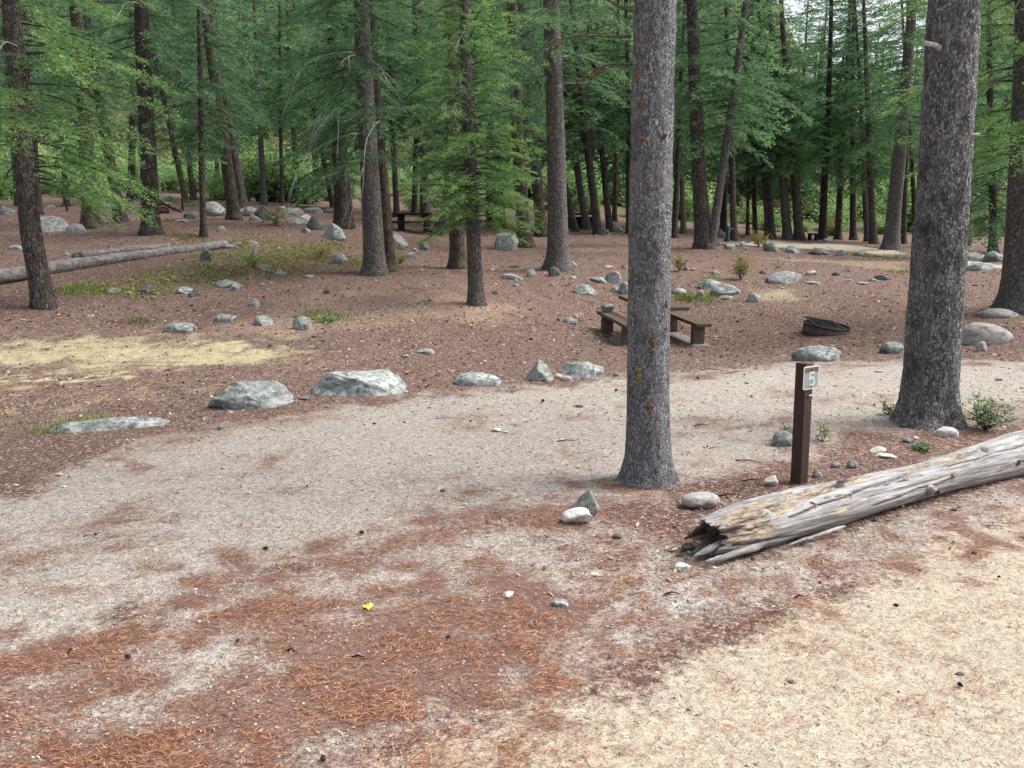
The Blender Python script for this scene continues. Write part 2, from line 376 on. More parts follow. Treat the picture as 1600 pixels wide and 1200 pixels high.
M['leaf'] = m_tint('shrub_leaves', [(0.0, (0.09, 0.19, 0.09)), (0.4, (0.20, 0.37, 0.175)), (0.75, (0.34, 0.52, 0.25)), (1.0, (0.5, 0.55, 0.25))], 0.7, 0.5, 0.15, 0.3)
M['leaf_yellow'] = m_tint('yellowing_leaves', [(0.0, (0.08, 0.10, 0.05)), (0.4, (0.19, 0.22, 0.07)), (0.75, (0.36, 0.36, 0.12)), (1.0, (0.36, 0.20, 0.10))], 0.75, 0.35, 0.1, 0.2)
M['leaf_bluegreen'] = m_tint('bluegreen_leaves', [(0.0, (0.06, 0.12, 0.075)), (0.5, (0.15, 0.25, 0.14)), (1.0, (0.30, 0.38, 0.20))], 0.75, 0.35, 0.1, 0.2)
M['twig'] = m_plain('twig_bark', (0.075, 0.06, 0.05), 0.9, 0, 0.3, 40, 0.2)
M['deadwood'] = m_plain('bleached_dead_branch', (0.36, 0.35, 0.34), 0.9, 0, 0.35, 30, 0.2)
M['deadwood_dark'] = m_plain('dark_dead_branch', (0.10, 0.085, 0.075), 0.9, 0, 0.35, 30, 0.2)
M['lichen'] = m_plain('yellow_lichen', (0.22, 0.19, 0.05), 0.95, 0, 0.6, 60, 0.4)
M['rock'] = m_rock('granite_grey', (0.125, 0.135, 0.13), (0.26, 0.275, 0.265), (0.40, 0.415, 0.40))
M['rock_green'] = m_rock('granite_lichen', (0.10, 0.108, 0.104), (0.255, 0.278, 0.268), (0.40, 0.425, 0.412), (0.42, 0.462, 0.445), 0.65)
M['rock_smooth'] = m_rock('smooth_grey_stone', (0.25, 0.24, 0.225), (0.32, 0.31, 0.295), (0.38, 0.37, 0.35), (0.36, 0.36, 0.335), 0.3)
M['rock_pale'] = m_rock('pale_stone', (0.44, 0.42, 0.39), (0.56, 0.54, 0.50), (0.68, 0.66, 0.62), (0.6, 0.6, 0.56), 0.3)
M['rock_dark'] = m_rock('dark_stone', (0.05, 0.052, 0.052), (0.10, 0.105, 0.105), (0.19, 0.20, 0.20), (0.22, 0.25, 0.23), 0.3)
M['rock_tan'] = m_rock('tan_stone', (0.30, 0.22, 0.14), (0.42, 0.31, 0.20), (0.50, 0.40, 0.28), (0.45, 0.4, 0.3), 0.2)
M['needle_litter'] = m_tint('fallen_needles', [(0.0, (0.060, 0.028, 0.024)), (0.3, (0.17, 0.070, 0.045)), (0.55, (0.37, 0.165, 0.085)), (0.8, (0.60, 0.33, 0.175)), (1.0, (0.70, 0.50, 0.32))], 0.8)
M['chips'] = m_tint('bark_chips', [(0.0, (0.05, 0.034, 0.028)), (0.3, (0.11, 0.07, 0.056)), (0.55, (0.19, 0.122, 0.095)), (0.8, (0.38, 0.28, 0.22)), (1.0, (0.60, 0.52, 0.44))], 0.9)
M['gravel'] = m_tint('gravel_stones', [(0.0, (0.11, 0.095, 0.085)), (0.25, (0.22, 0.19, 0.165)), (0.6, (0.34, 0.305, 0.265)), (0.85, (0.45, 0.415, 0.37)), (1.0, (0.58, 0.55, 0.51))], 0.9)
M['straw'] = m_tint('dry_grass', [(0.0, (0.22, 0.15, 0.065)), (0.5, (0.46, 0.37, 0.17)), (1.0, (0.66, 0.58, 0.32))], 0.85, 0.15)
M['grass'] = m_tint('green_grass', [(0.0, (0.06, 0.10, 0.025)), (0.5, (0.15, 0.22, 0.05)), (1.0, (0.36, 0.38, 0.13))], 0.85, 0.25)
M['post'] = m_plain('brown_post_paint', (0.055, 0.032, 0.027), 0.55, 0, 0.12, 12, 0.12)
M['sign_white'] = m_plain('sign_white', (0.60, 0.64, 0.64), 0.45, 0, 0.03, 8, 0)
M['sign_grey'] = m_plain('sign_grey_green', (0.26, 0.30, 0.285), 0.5, 0, 0.06, 20, 0)
M['sign_brown'] = m_plain('sign_brown', (0.13, 0.09, 0.088), 0.5, 0, 0.06, 20, 0)
M['steel'] = m_plain('dull_steel', (0.35, 0.34, 0.32), 0.4, 0.8, 0.1, 40, 0)
M['bolt'] = m_plain('dark_bolt', (0.06, 0.055, 0.05), 0.5, 0.5, 0.1, 40, 0)
M['iron'] = m_plain('sooty_iron', (0.028, 0.028, 0.032), 0.6, 0.3, 0.35, 14, 0.2)
M['iron_rust'] = m_plain('rusty_iron', (0.085, 0.062, 0.055), 0.75, 0.2, 0.3, 10, 0.3)
M['concrete_brown'] = m_plain('brown_stained_concrete', (0.115, 0.088, 0.074), 0.85, 0, 0.18, 7, 0.3)
M['concrete_grey'] = m_plain('grey_concrete', (0.23, 0.205, 0.19), 0.9, 0, 0.2, 9, 0.3)
b_ = MB('mossy_table_top'); v_ = b_.coord()
b_.col(b_.mix(b_.ramp(b_.noise(v_, 9, 5, 0.7), 0.4, 0.62), (0.105, 0.082, 0.06), (0.085, 0.082, 0.045))); b_.rough(0.85); b_.bump(b_.noise(v_, 60, 3), 0.4, 0.004)
M['table_top'] = b_.m
M['dark_wood'] = m_plain('dark_brown_timber', (0.030, 0.023, 0.021), 0.9, 0, 0.3, 14, 0.3)
M['pump'] = m_plain('green_pump_paint', (0.012, 0.075, 0.058), 0.45, 0, 0.15, 20, 0)
M['root'] = m_plain('dark_root_wood', (0.040, 0.026, 0.024), 0.95, 0, 0.4, 8, 0.5)
M['stake'] = m_plain('red_brown_stake', (0.09, 0.035, 0.025), 0.8, 0, 0.2, 20, 0.2)
M['yellow_leaf'] = m_plain('yellow_leaf', (0.62, 0.60, 0.06), 0.6, 0, 0.15, 60, 0)
# weathered silver log; 'rot' marks torn-open, punky wood
b_ = MB('weathered_log'); v_ = b_.coord(); g1 = b_.noise(b_.coord('Object', (2.2, 30, 30)), 1.0, 5, 0.65, 0.4); g2 = b_.noise(b_.coord('Object', (6, 120, 120)), 1.0, 3, 0.6)
c_ = b_.mix(b_.ramp(g1, 0.3, 0.7), (0.21, 0.205, 0.205), (0.47, 0.465, 0.465)); c_ = b_.mix(b_.ramp(g2, 0.57, 0.68, 0, 0.75), c_, (0.10, 0.09, 0.086)); c_ = b_.mix(b_.ramp(b_.noise(b_.coord('Object', (1.3, 55, 55)), 1.0, 4, 0.7, 0.6), 0.60, 0.64, 0, 0.85), c_, (0.05, 0.043, 0.04)); c_ = b_.mix(b_.ramp(b_.noise(v_, 3.5, 4), 0.5, 0.66, 0, 0.55), c_, (0.20, 0.185, 0.175))
c_ = b_.mix(b_.ramp(b_.noise(v_, 7, 4), 0.58, 0.72, 0, 0.5), c_, (0.30, 0.255, 0.215))
rot_ = b_.attr('rot'); pk = b_.mix(b_.ramp(b_.noise(b_.coord('Object', (14, 60, 60)), 1.0, 4, 0.7), 0.35, 0.6), (0.085, 0.066, 0.054), (0.37, 0.305, 0.235))
c_ = b_.mix(b_.ramp(b_.math('ADD', rot_, b_.math('MULTIPLY', b_.math('SUBTRACT', b_.noise(v_, 22, 4, 0.7), 0.5), 0.9)), 0.35, 0.6), c_, pk)
c_ = b_.mix(b_.ramp(b_.math('ADD', b_.attr('yellow'), b_.math('MULTIPLY', b_.math('SUBTRACT', b_.noise(v_, 40, 3, 0.7), 0.5), 0.8)), 0.4, 0.6), c_, (0.47, 0.385, 0.25))
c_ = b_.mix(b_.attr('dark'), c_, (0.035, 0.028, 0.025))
b_.col(c_); b_.rough(0.88); b_.bump(b_.math('ADD', g1, b_.math('MULTIPLY', g2, 0.6)), 0.8, 0.015); M['log'] = b_.m
b_ = MB('old_fallen_log'); v_ = b_.coord(); g1 = b_.noise(b_.coord('Object', (1.5, 14, 14)), 1.0, 5, 0.65, 0.4)
b_.col(b_.mix(b_.ramp(g1, 0.35, 0.7), (0.10, 0.092, 0.088), (0.27, 0.257, 0.245))); b_.rough(0.9); b_.bump(g1, 0.8, 0.03); M['log_far'] = b_.m
M['knot'] = m_plain('fresh_knot_wood', (0.34, 0.185, 0.11), 0.8, 0, 0.3, 50, 0.2)
M['knot_rim'] = m_plain('pale_knot_rim', (0.50, 0.42, 0.32), 0.85, 0, 0.2, 50, 0.2)
M['resin'] = m_plain('orange_resin_scar', (0.15, 0.085, 0.045), 0.7, 0, 0.75, 60, 0.6)
M['splinter'] = m_plain('splintered_wood', (0.42, 0.36, 0.29), 0.9, 0, 0.35, 60, 0.4)
# ================================================================ ground zones (world-space outlines of road, spur, grass ...)
def wpoly(pix, extra=()):
    return np.array([hit(*p)[:2] for p in pix] + [tuple(e) for e in extra])
def sdist(x, y, poly):
    """signed distance to a polygon, positive inside"""
    A = poly; B = np.roll(poly, -1, 0); out = np.empty(len(x))
    for i in range(0, len(x), 40000):
        px, py = x[i:i + 40000, None], y[i:i + 40000, None]
        ex, ey = (B - A)[:, 0][None], (B - A)[:, 1][None]; wx, wy = px - A[None, :, 0], py - A[None, :, 1]
        t = np.clip((wx * ex + wy * ey) / (ex * ex + ey * ey + 1e-12), 0, 1)
        d = np.sqrt(((wx - ex * t) ** 2 + (wy - ey * t) ** 2).min(1))
        c = ((A[None, :, 1] <= py) != (B[None, :, 1] <= py)) & (px < A[None, :, 0] + (py - A[None, :, 1]) * ex / np.where(np.abs(ey) < 1e-12, 1e-12, ey))
        out[i:i + 40000] = np.where(c.sum(1) % 2 == 1, d, -d)
    return out
P_SPUR = wpoly([(-900, 1010), (-300, 850), (0, 770), (100, 735), (250, 695), (460, 647), (640, 616), (800, 604), (960, 592), (1120, 577), (1300, 569), (1600, 557), (2100, 548),
                (2100, 600), (1600, 640), (1420, 668), (1330, 690), (1180, 735), (1060, 775), (930, 790), (760, 805), (620, 850), (400, 905), (200, 970), (0, 1060), (-500, 1330)])
P_SAND = wpoly([(2300, 655), (1900, 720), (1600, 790), (1400, 885), (1200, 965), (1000, 1045), (880, 1095), (720, 1140), (560, 1200), (400, 1290), (200, 1420)], [(-3.5, 0.2), (-9, -3), (-25, -12), (-25, -40), (60, -40), (60, 3)])
P_LIT = wpoly([(-400, 1180), (0, 1050), (200, 965), (400, 900), (620, 850), (760, 815), (930, 800), (1060, 850), (1090, 885), (1250, 850), (1600, 745), (2000, 680), (2000, 720), (1600, 810), (1400, 890), (1200, 965), (1000, 1045), (880, 1095), (720, 1140), (560, 1200), (400, 1290), (0, 1500), (-400, 1500)])
P_CORE = wpoly([(380, 940), (650, 900), (900, 930), (1150, 930), (1180, 960), (960, 1040), (860, 1090), (600, 1150), (250, 1260), (0, 1300), (100, 1080)])
P_STRAW = wpoly([(-300, 540), (0, 532), (150, 526), (300, 528), (430, 540), (420, 552), (300, 572), (150, 580), (0, 585), (-300, 590)])
P_STRAW2 = wpoly([(340, 545), (450, 548), (520, 565), (480, 580), (420, 575), (330, 560)])
P_MIX = wpoly([(-300, 590), (0, 586), (280, 590), (330, 610), (280, 635), (100, 650), (0, 665), (-300, 700)])
P_PALE = wpoly([(440, 470), (560, 455), (700, 465), (800, 478), (780, 492), (640, 500), (500, 520), (330, 528), (400, 495)])
P_PALE2 = wpoly([(890, 388), (985, 385), (985, 393), (890, 394)])
P_COVER = wpoly([(190, 455), (250, 420), (330, 395), (400, 378), (480, 376), (580, 400), (570, 420), (470, 420), (400, 430), (330, 452), (250, 462)])
P_GREEN = wpoly([(85, 450), (130, 440), (175, 447), (180, 462), (110, 462)])
P_ROAD = wpoly([(1150, 381), (1200, 374.5), (1300, 381), (1420, 397), (1600, 416), (1900, 440), (1900, 452), (1600, 424), (1420, 403), (1300, 391), (1200, 384)])
P_STRAW3 = wpoly([(1170, 456), (1240, 452), (1245, 468), (1180, 472)])
P_EDGE = wpoly([(1180, 402), (1420, 408), (1420, 425), (1300, 412)])
def zones(x, y):
    x = np.ravel(np.asarray(x, float)); y = np.ravel(np.asarray(y, float))
    n = fbm2(x, y, 1.6, 4, 11); n2 = fbm2(x, y, 7.0, 3, 12)
    def soft(p, w, k=0.35): return sstep(-w, w, sdist(x, y, p) + n * k + n2 * k * 0.4)
    z = {}
    z['sand'] = np.clip(soft(P_SAND, 0.40, 0.30) + soft(P_ROAD, 0.5, 0.3), 0, 1)
    z['gravel'] = np.maximum(soft(P_SPUR, 0.85, 0.85), 0.85 * soft(P_LIT, 0.4, 0.3))
    z['grass'] = np.clip(soft(P_STRAW, 1.1, 1.5) * (0.75 + 0.5 * n2) + 0.6 * soft(P_STRAW2, 0.8, 0.9) + 0.5 * soft(P_MIX, 0.5, 0.8) * sstep(-0.1, 0.5, n2) + 0.6 * soft(P_STRAW3, 0.3, 0.4) + 0.45 * soft(P_EDGE, 0.4, 0.6), 0, 1)
    z['pale'] = np.clip(soft(P_PALE, 0.7, 0.8) * 0.85 + soft(P_PALE2, 0.4, 0.4) * 0.9, 0, 1)
    z['green'] = np.clip(soft(P_GREEN, 0.3, 0.4) * 0.8 + soft(P_COVER, 0.6, 0.6) * 0.35 + 0.95 * sstep(44, 56, y + 4 * n), 0, 1)
    lit = soft(P_LIT, 0.50, 0.55) * (0.46 + 0.28 * n + 0.18 * n2) + soft(P_CORE, 0.6, 0.5) * (0.30 + 0.20 * n2)
    lit = lit * (1 - 0.55 * soft(P_SAND, 0.40, 0.3))
    drift = np.abs(fbm2(x * 0.55 + y * 0.25, y * 1.1 - x * 0.5, 1.0, 3, 21))     # thin drifts along the wheel tracks
    lit = lit + z['gravel'] * (0.42 * sstep(0.26, 0.02, drift) * sstep(-0.3, 0.4, n) + 0.22 * sstep(0.0, 0.5, n2 + 0.5 * n) + 0.08)
    edge = np.exp(-(np.abs(sdist(x, y, P_SPUR)) / 0.45) ** 2)
    lit = lit + 0.33 * edge * (0.7 + n) * (1 - z['sand']) + 0.26 * z['sand'] * sstep(0.0, 0.7, n2 + n * 1.2) * sstep(1.6, 0.2, sdist(x, y, P_SAND)) + 0.19 * z['sand']
    lit = lit + 0.20 * sstep(0.1, 0.6, fbm2(x, y, 0.5, 3, 31)) * (1 - z['gravel']) * (1 - z['sand'])
    lit = lit - 0.30 * sstep(-0.5, -1.8, x) * sstep(4.4, 3.0, y)
    z['lit'] = np.clip(lit, 0, 1)
    return z
def axis_pts(a, b, step0, grow):
    out = [a]; s = step0
    while out[-1] < b: out.append(out[-1] + s); s *= grow
    return np.array(out)
yy = np.r_[-60, -40, -25, -15, -9, -5, -3, -1.5, -0.5, 0.2, 0.7, axis_pts(1.0, 62, 0.022, 1.0078), axis_pts(66, 330, 4, 1.08)]
ss = np.linspace(-1, 1, 460); ss = np.sign(ss) * np.abs(ss) ** 1.25
GY, SS = np.meshgrid(yy, ss, indexing='ij')
GX = SS * (np.clip(GY, 0, None) * 1.25 + 4 + 26 * sstep(0.9, 1.0, np.abs(SS)) + 25 * sstep(5, -20, GY) + np.clip(GY - 60, 0, None) * 0.8)
gx, gy = GX.ravel(), GY.ravel(); gz = G(gx, gy)
zn = zones(gx, gy)
gz = gz + 0.006 * fbm2(gx, gy, 28, 2, 5) * sstep(30, 6, gy) + 0.016 * zn['grass'] * (fbm2(gx, gy, 14, 2, 6) + 0.4)
nr, nc = GX.shape; ii = (np.arange(nr - 1)[:, None] * nc + np.arange(nc - 1)[None]).ravel()
zone_col = np.stack([zn['sand'], zn['gravel'], zn['grass'], np.ones(len(gx))], 1)
gm = mesh_from('ground', np.stack([gx, gy, gz], 1), np.stack([ii, ii + 1, ii + nc + 1, ii + nc], 1), None, [M['ground']], smooth=True,
               attrs={'zone': ('FLOAT_COLOR', zone_col), 'litter': ('FLOAT', zn['lit']), 'pale': ('FLOAT', zn['pale']), 'green': ('FLOAT', zn['green'])})
tag(obj('ground', gm), 'forest floor with gravel spur, sandy road and brown needle litter', 'ground', kind='structure')

# ================================================================ loose stuff on the ground
def scatter(n, y0, y1, fan=0.74, power=1.0):
    """points thinning out with distance, over a fan a good deal wider than the view"""
    y = y0 * (y1 / y0) ** RNG.random(n); x = (RNG.random(n) * 2 - 1) * (y * fan + 0.8)
    return x, y
def stuff(name, me, label, cat):
    return tag(obj(name, me), label, cat, kind='stuff')
def needles(n, y0, y1, dens, mat, name, label, lmin, lmax, w0, tint_lo=0.0, tint_hi=1.0, lift=0.008):
    x, y = scatter(n, y0, y1); d = dens(x, y); k = RNG.random(n) < d; x, y, d = x[k], y[k], d[k]; n = len(x)
    z = G(x, y) + 0.003 + RNG.random(n) * lift
    a = RNG.normal(0.30, 0.75, n) + fbm2(x, y, 3.0, 2, 41) * 1.2; l = lmin + (lmax - lmin) * RNG.random(n) ** 1.3
    w = w0 * (0.7 + 0.6 * RNG.random(n)) * np.clip(y / 3.6, 1, 2.4)
    dx, dy = np.cos(a), np.sin(a); bend = RNG.normal(0, 0.06, n) * l; tz = RNG.normal(0, 0.05, n) * l
    P0 = np.stack([x - dx * l / 2, y - dy * l / 2, z - tz * 0.3], 1); P1 = np.stack([x - dy * bend, y + dx * bend, z + 0.002 + np.abs(tz) * 0.3], 1); P2 = np.stack([x + dx * l / 2, y + dy * l / 2, z + tz * 0.3], 1)
    sx = np.stack([-dy * w / 2, dx * w / 2, np.zeros(n)], 1)
    V = np.stack([P0 - sx * 0.6, P0 + sx * 0.6, P1 + sx, P1 - sx, P2 + sx * 0.4, P2 - sx * 0.4], 1).reshape(-1, 3)
    b = np.arange(n)[:, None] * 6; Q = np.concatenate([b + [[0, 1, 2, 3]], b + [[3, 2, 4, 5]]], 0)
    t = tint_lo + (tint_hi - tint_lo) * np.clip(RNG.beta(1.7, 2.3, n), 0, 1)
    return stuff(name, mesh_from(name, V, Q, None, [mat], attrs={'tint': ('FLOAT', np.repeat(t, 6))}), label, 'pine needles')
def d_near(x, y):
    z = zones(x, y); return np.clip((z['lit'] - 0.06) * 1.5 * (0.22 + 0.9 * sstep(-0.2, 0.4, fbm2(x * 0.6 + y * 0.3, y * 1.3 - x * 0.3, 5.5, 3, 43))), 0.018, 0.97)
needles(330000, 1.9, 9.5, d_near, M['needle_litter'], 'pine_needles', 'fallen orange pine needles strewn over the road edge and gravel', 0.020, 0.052, 0.0021)
OCT = np.array([[1, 0, 0], [-1, 0, 0], [0, 1, 0], [0, -1, 0], [0, 0, 1], [0, 0, -1]], float)
OCF = np.array([[0, 2, 4], [2, 1, 4], [1, 3, 4], [3, 0, 4], [2, 0, 5], [1, 2, 5], [3, 1, 5], [0, 3, 5]])
def pebbles(n, y0, y1, dens, smin, smax, name, label, cat, mat):
    x, y = scatter(n, y0, y1); k = RNG.random(n) < dens(x, y); x, y = x[k], y[k]; n = len(x)
    s = smin + (smax - smin) * RNG.random(n) ** 5; s = s * np.clip(y / 4.5, 1, 1.7)
    V = OCT[None] * (0.7 + 0.6 * RNG.random((n, 6, 1))) + RNG.normal(0, 0.15, (n, 6, 3)); V[:, :, 2] *= 0.5
    a = RNG.random(n) * 6.28; c, q = np.cos(a)[:, None], np.sin(a)[:, None]
    V = np.stack([V[:, :, 0] * c - V[:, :, 1] * q, V[:, :, 0] * q + V[:, :, 1] * c, V[:, :, 2]], -1) * s[:, None, None]
    V[:, :, 0] += x[:, None]; V[:, :, 1] += y[:, None]; V[:, :, 2] += (G(x, y) + s * 0.15)[:, None]
    T = (np.arange(n)[:, None, None] * 6 + OCF[None]).reshape(-1, 3); t = np.clip(RNG.normal(0.62, 0.22, n), 0, 1)
    stuff(name, mesh_from(name, V.reshape(-1, 3), None, T, [mat], attrs={'tint': ('FLOAT', np.repeat(t, 6))}), label, cat)
pebbles(50000, 1.9, 14, lambda x, y: (lambda z: np.clip(0.75 * z['gravel'] * (1 - 0.8 * z['sand']) + 0.12 * z['sand'] + 0.25 * (y < 9) * (1 - z['sand']), 0, 0.9))(zones(x, y)), 0.0024, 0.011, 'gravel', 'fine grey gravel and grit scattered over the parking spur', 'gravel', M['gravel'])
def chips(n, y0, y1, dens, smin, smax, name, label, cat, mat, lo=0.0, hi=1.0, aspect=2.6, dark=0.0):
    x, y = scatter(n, y0, y1); k = RNG.random(n) < dens(x, y); x, y = x[k], y[k]; n = len(x)
    s = (smin + (smax - smin) * RNG.random(n) ** 3) * np.clip(y / 9, 0.8, 1.6); a = RNG.random(n) * 6.28; asp = 1 + (aspect - 1) * RNG.random(n)
    dx, dy = np.cos(a), np.sin(a); z = G(x, y) + 0.005 + RNG.random(n) * 0.012
    U = np.stack([dx * s * asp, dy * s * asp, RNG.normal(0, 0.35, n) * s], 1); R_ = np.stack([-dy * s, dx * s, RNG.normal(0, 0.45, n) * s], 1); C = np.stack([x, y, z], 1)
    V = np.stack([C - U * 0.5, C - R_ * 0.45 + U * 0.1, C + U * 0.5, C + R_ * 0.45 - U * 0.05], 1).reshape(-1, 3); Q = np.arange(n * 4).reshape(-1, 4)
    t = lo + (hi - lo) * np.clip(RNG.normal(0.5, 0.27, n), 0, 1)
    stuff(name, mesh_from(name, V, Q, None, [mat], attrs={'tint': ('FLOAT', np.repeat(t, 4))}), label, cat)
chips(76000, 7.5, 34, lambda x, y: (lambda z: np.clip(0.85 * (1 - z['gravel']) * (1 - z['sand']) * (1 - 0.85 * z['grass']) + 0.10, 0, 1))(zones(x, y)), 0.007, 0.030, 'forest_litter', 'brown bark flakes, cone scales and needles covering the forest floor', 'litter', M['chips'])
chips(14000, 2.2, 9, lambda x, y: (lambda z: np.clip(0.15 + z['lit'], 0, 0.8))(zones(x, y)), 0.004, 0.014, 'bark_litter', 'small bark flakes lying among gravel and orange needles', 'litter', M['chips'], 0.2, 1.0)
# wood chips and splinters round the decaying end of the near log
LOG_A, LOG_B = hit(1098, 882), hit(1600, 738)
def d_log(x, y):
    ab = (LOG_B - LOG_A)[:2]; t = np.clip(((x - LOG_A[0]) * ab[0] + (y - LOG_A[1]) * ab[1]) / (ab @ ab), -0.1, 1); d = np.hypot(x - LOG_A[0] - ab[0] * t, y - LOG_A[1] - ab[1] * t - 0.35)
    return np.exp(-(d / 0.55) ** 2) * (1.0 - 0.6 * np.clip(t, 0, 1))
chips(26000, 3.6, 8, d_log, 0.006, 0.024, 'wood_chips', 'pale splinters and bark chips around the decaying log end', 'wood chips', M['chips'], 0.15, 1.05, 4.5)
# lying straw and green tufts
def blades(n, poly_d, y0, y1, h, mat, name, label, cat, flat=0.3, w=0.004, lean=0.0, pts=None):
    if pts is None: x, y = scatter(n, y0, y1, 0.8); k = RNG.random(n) < poly_d(x, y); x, y = x[k], y[k]
    else: x, y = pts[:, 0], pts[:, 1]
    n = len(x)
    a = RNG.normal(lean, 0.9, n) + fbm2(x, y, 0.9, 2, 51) * 1.5; l = h * (0.5 + RNG.random(n)); e = np.clip(RNG.normal(flat, 0.25, n), 0.02, 1.4)
    w = w * np.clip(y / 9, 0.6, 2.0); dx, dy, dz = np.cos(a) * np.cos(e), np.sin(a) * np.cos(e), np.sin(e); z = G(x, y) - 0.005
    P0 = np.stack([x, y, z], 1); P1 = P0 + np.stack([dx * l * 0.55, dy * l * 0.55, dz * l * 0.75], 1); P2 = P0 + np.stack([dx * l * 1.1, dy * l * 1.1, dz * l * 0.9], 1)
    s = np.stack([-np.sin(a) * w, np.cos(a) * w, np.zeros(n)], 1) * 0.5
    V = np.stack([P0 - s, P0 + s, P1 + s * 0.8, P1 - s * 0.8, P2 + s * 0.2, P2 - s * 0.2], 1).reshape(-1, 3); b = np.arange(n)[:, None] * 6
    Q = np.concatenate([b + [[0, 1, 2, 3]], b + [[3, 2, 4, 5]]], 0); t = np.clip(RNG.normal(0.55, 0.25, n), 0, 1)
    if n: stuff(name, mesh_from(name, V, Q, None, [mat], attrs={'tint': ('FLOAT', np.repeat(t, 6))}), label, cat)
blades(120000, lambda x, y: np.clip(zones(x, y)['grass'] ** 1.3 * 0.75 * (0.4 + sstep(-0.4, 0.4, fbm2(x, y, 3.0, 3, 44))), 0, 1), 7.5, 28, 0.13, M['straw'], 'dry_grass', 'flattened straw-yellow dry grass in patches beside the gravel spur', 'grass', 0.12, 0.006)
EDGE_G = [(70, 676, 0.22), (112, 669, 0.16), (130, 452, 0.7), (160, 458, 0.5), (105, 455, 0.5), (205, 455, 0.3), (1085, 465, 0.45), (1060, 465, 0.4), (1105, 468, 0.4),
          (520, 498, 0.35), (490, 492, 0.35), (270, 345, 0.6), (215, 503, 0.3), (1410, 425, 0.5), (1390, 402, 0.8), (1350, 400, 0.6), (290, 372, 0.5), (150, 660, 0.2), (85, 323, 0.9), (350, 322, 1.0), (300, 322, 1.0)]
EG = [(hit(a, b), r) for a, b, r in EDGE_G]
def d_green(x, y):
    o = np.zeros(len(x))
    for p, r in EG: o = np.maximum(o, np.exp(-(((x - p[0]) / r) ** 2 + ((y - p[1]) / (r * 0.8)) ** 2)))
    return o
GP = np.concatenate([np.stack([RNG.normal(p[0], r * 0.55, int(420 * r + 60)), RNG.normal(p[1], r * 0.5, int(420 * r + 60))], 1) for p, r in EG])
blades(len(GP), None, 5, 44, 0.11, M['grass'], 'green_grass', 'short green grass growing in tufts beside rocks and logs', 'grass', 0.7, 0.007, 0.0, GP)
# low leafy ground cover on the rising ground
def leaf_scatter(n, dens, y0, y1, hgt, s0, mat, name, label, cat, fan=0.8):
    lo_, hi_ = P_COVER.min(0) - 1, P_COVER.max(0) + 1; x, y = RNG.uniform(lo_[0], hi_[0], n), RNG.uniform(lo_[1], hi_[1], n); k = RNG.random(n) < dens(x, y); x, y = x[k], y[k]; n = len(x)
    z = G(x, y) + hgt * RNG.random(n) ** 1.3 * (0.6 + 0.6 * fbm2(x, y, 1.5, 2, 61)); s = s0 * (0.6 + 0.8 * RNG.random(n))
    D = RNG.normal(0, 1, (n, 3)); D[:, 2] *= 0.45; D /= np.linalg.norm(D, axis=1)[:, None]; U = np.cross(D, RNG.normal(0, 1, (n, 3))); U /= np.linalg.norm(U, axis=1)[:, None] + 1e-9
    C = np.stack([x, y, z], 1); V = np.stack([C - D * s[:, None], C + U * s[:, None] * 0.5, C + D * s[:, None], C - U * s[:, None] * 0.5], 1).reshape(-1, 3)
    t = np.clip(RNG.normal(0.5, 0.25, n) + fbm2(x, y, 1.0, 2, 62) * 0.5, 0, 1)
    stuff(name, mesh_from(name, V, np.arange(n * 4).reshape(-1, 4), None, [mat], attrs={'tint': ('FLOAT', np.repeat(t, 4))}), label, cat)
def d_cover(x, y):
    return sstep(-0.5, 0.6, sdist(x, y, P_COVER) + fbm2(x, y, 0.8, 3, 71) * 1.3) * sstep(-0.35, 0.35, fbm2(x, y, 1.3, 2, 72))
leaf_scatter(20000, d_cover, 13, 34, 0.30, 0.036, M['leaf_yellow'], 'ground_cover', 'low yellowing leafy ground cover beside the long fallen log', 'ground cover')
# ================================================================ rocks
_ICO = {}
def ico(sub):
    if sub not in _ICO:
        bm = bmesh.new(); bmesh.ops.create_icosphere(bm, subdivisions=sub, radius=1.0); bm.verts.ensure_lookup_table()
        _ICO[sub] = (np.array([v.co[:] for v in bm.verts]), np.array([[v.index for v in f.verts] for f in bm.faces])); bm.free()
    return _ICO[sub]
def rock_mesh(sx, sy, sz, seed, angular=0.6, sub=3, cuts=None, rough=0.10):
    V, T = ico(sub); V = V.copy(); r = np.random.default_rng(seed)
    if cuts is None:
        cuts = []
        for _ in range(int(5 + 9 * angular)):
            n = r.normal(0, 1, 3); n[2] = n[2] * 0.8 + 0.15; n /= np.linalg.norm(n); cuts.append((n, 1 - (0.16 + 0.42 * r.random()) * min(1, angular + 0.15)))
    for n, c in cuts:
        n = np.asarray(n, float); n = n / np.linalg.norm(n); d = V @ n - c; V = V - np.clip(d, 0, None)[:, None] * n[None]
    lo, hi = V.min(0), V.max(0); V = (V - (lo + hi) / 2) / ((hi - lo) / 2)
    o = seed * 3.7
    V = V * (1 + rough * (fbm(V * 1.3 + o, 3) + 0.5 * fbm(V * 4.5 + o, 3) + 0.22 * fbm(V * 13 + o, 2)))[:, None] * np.array([sx, sy, sz]) / 2
    return V, T
NROCK = [0]
ALT = {'rock': ('rock', 'rock', 'rock_green', 'rock_dark', 'rock', 'rock_smooth'), 'rock_green': ('rock_green', 'rock', 'rock_green')}
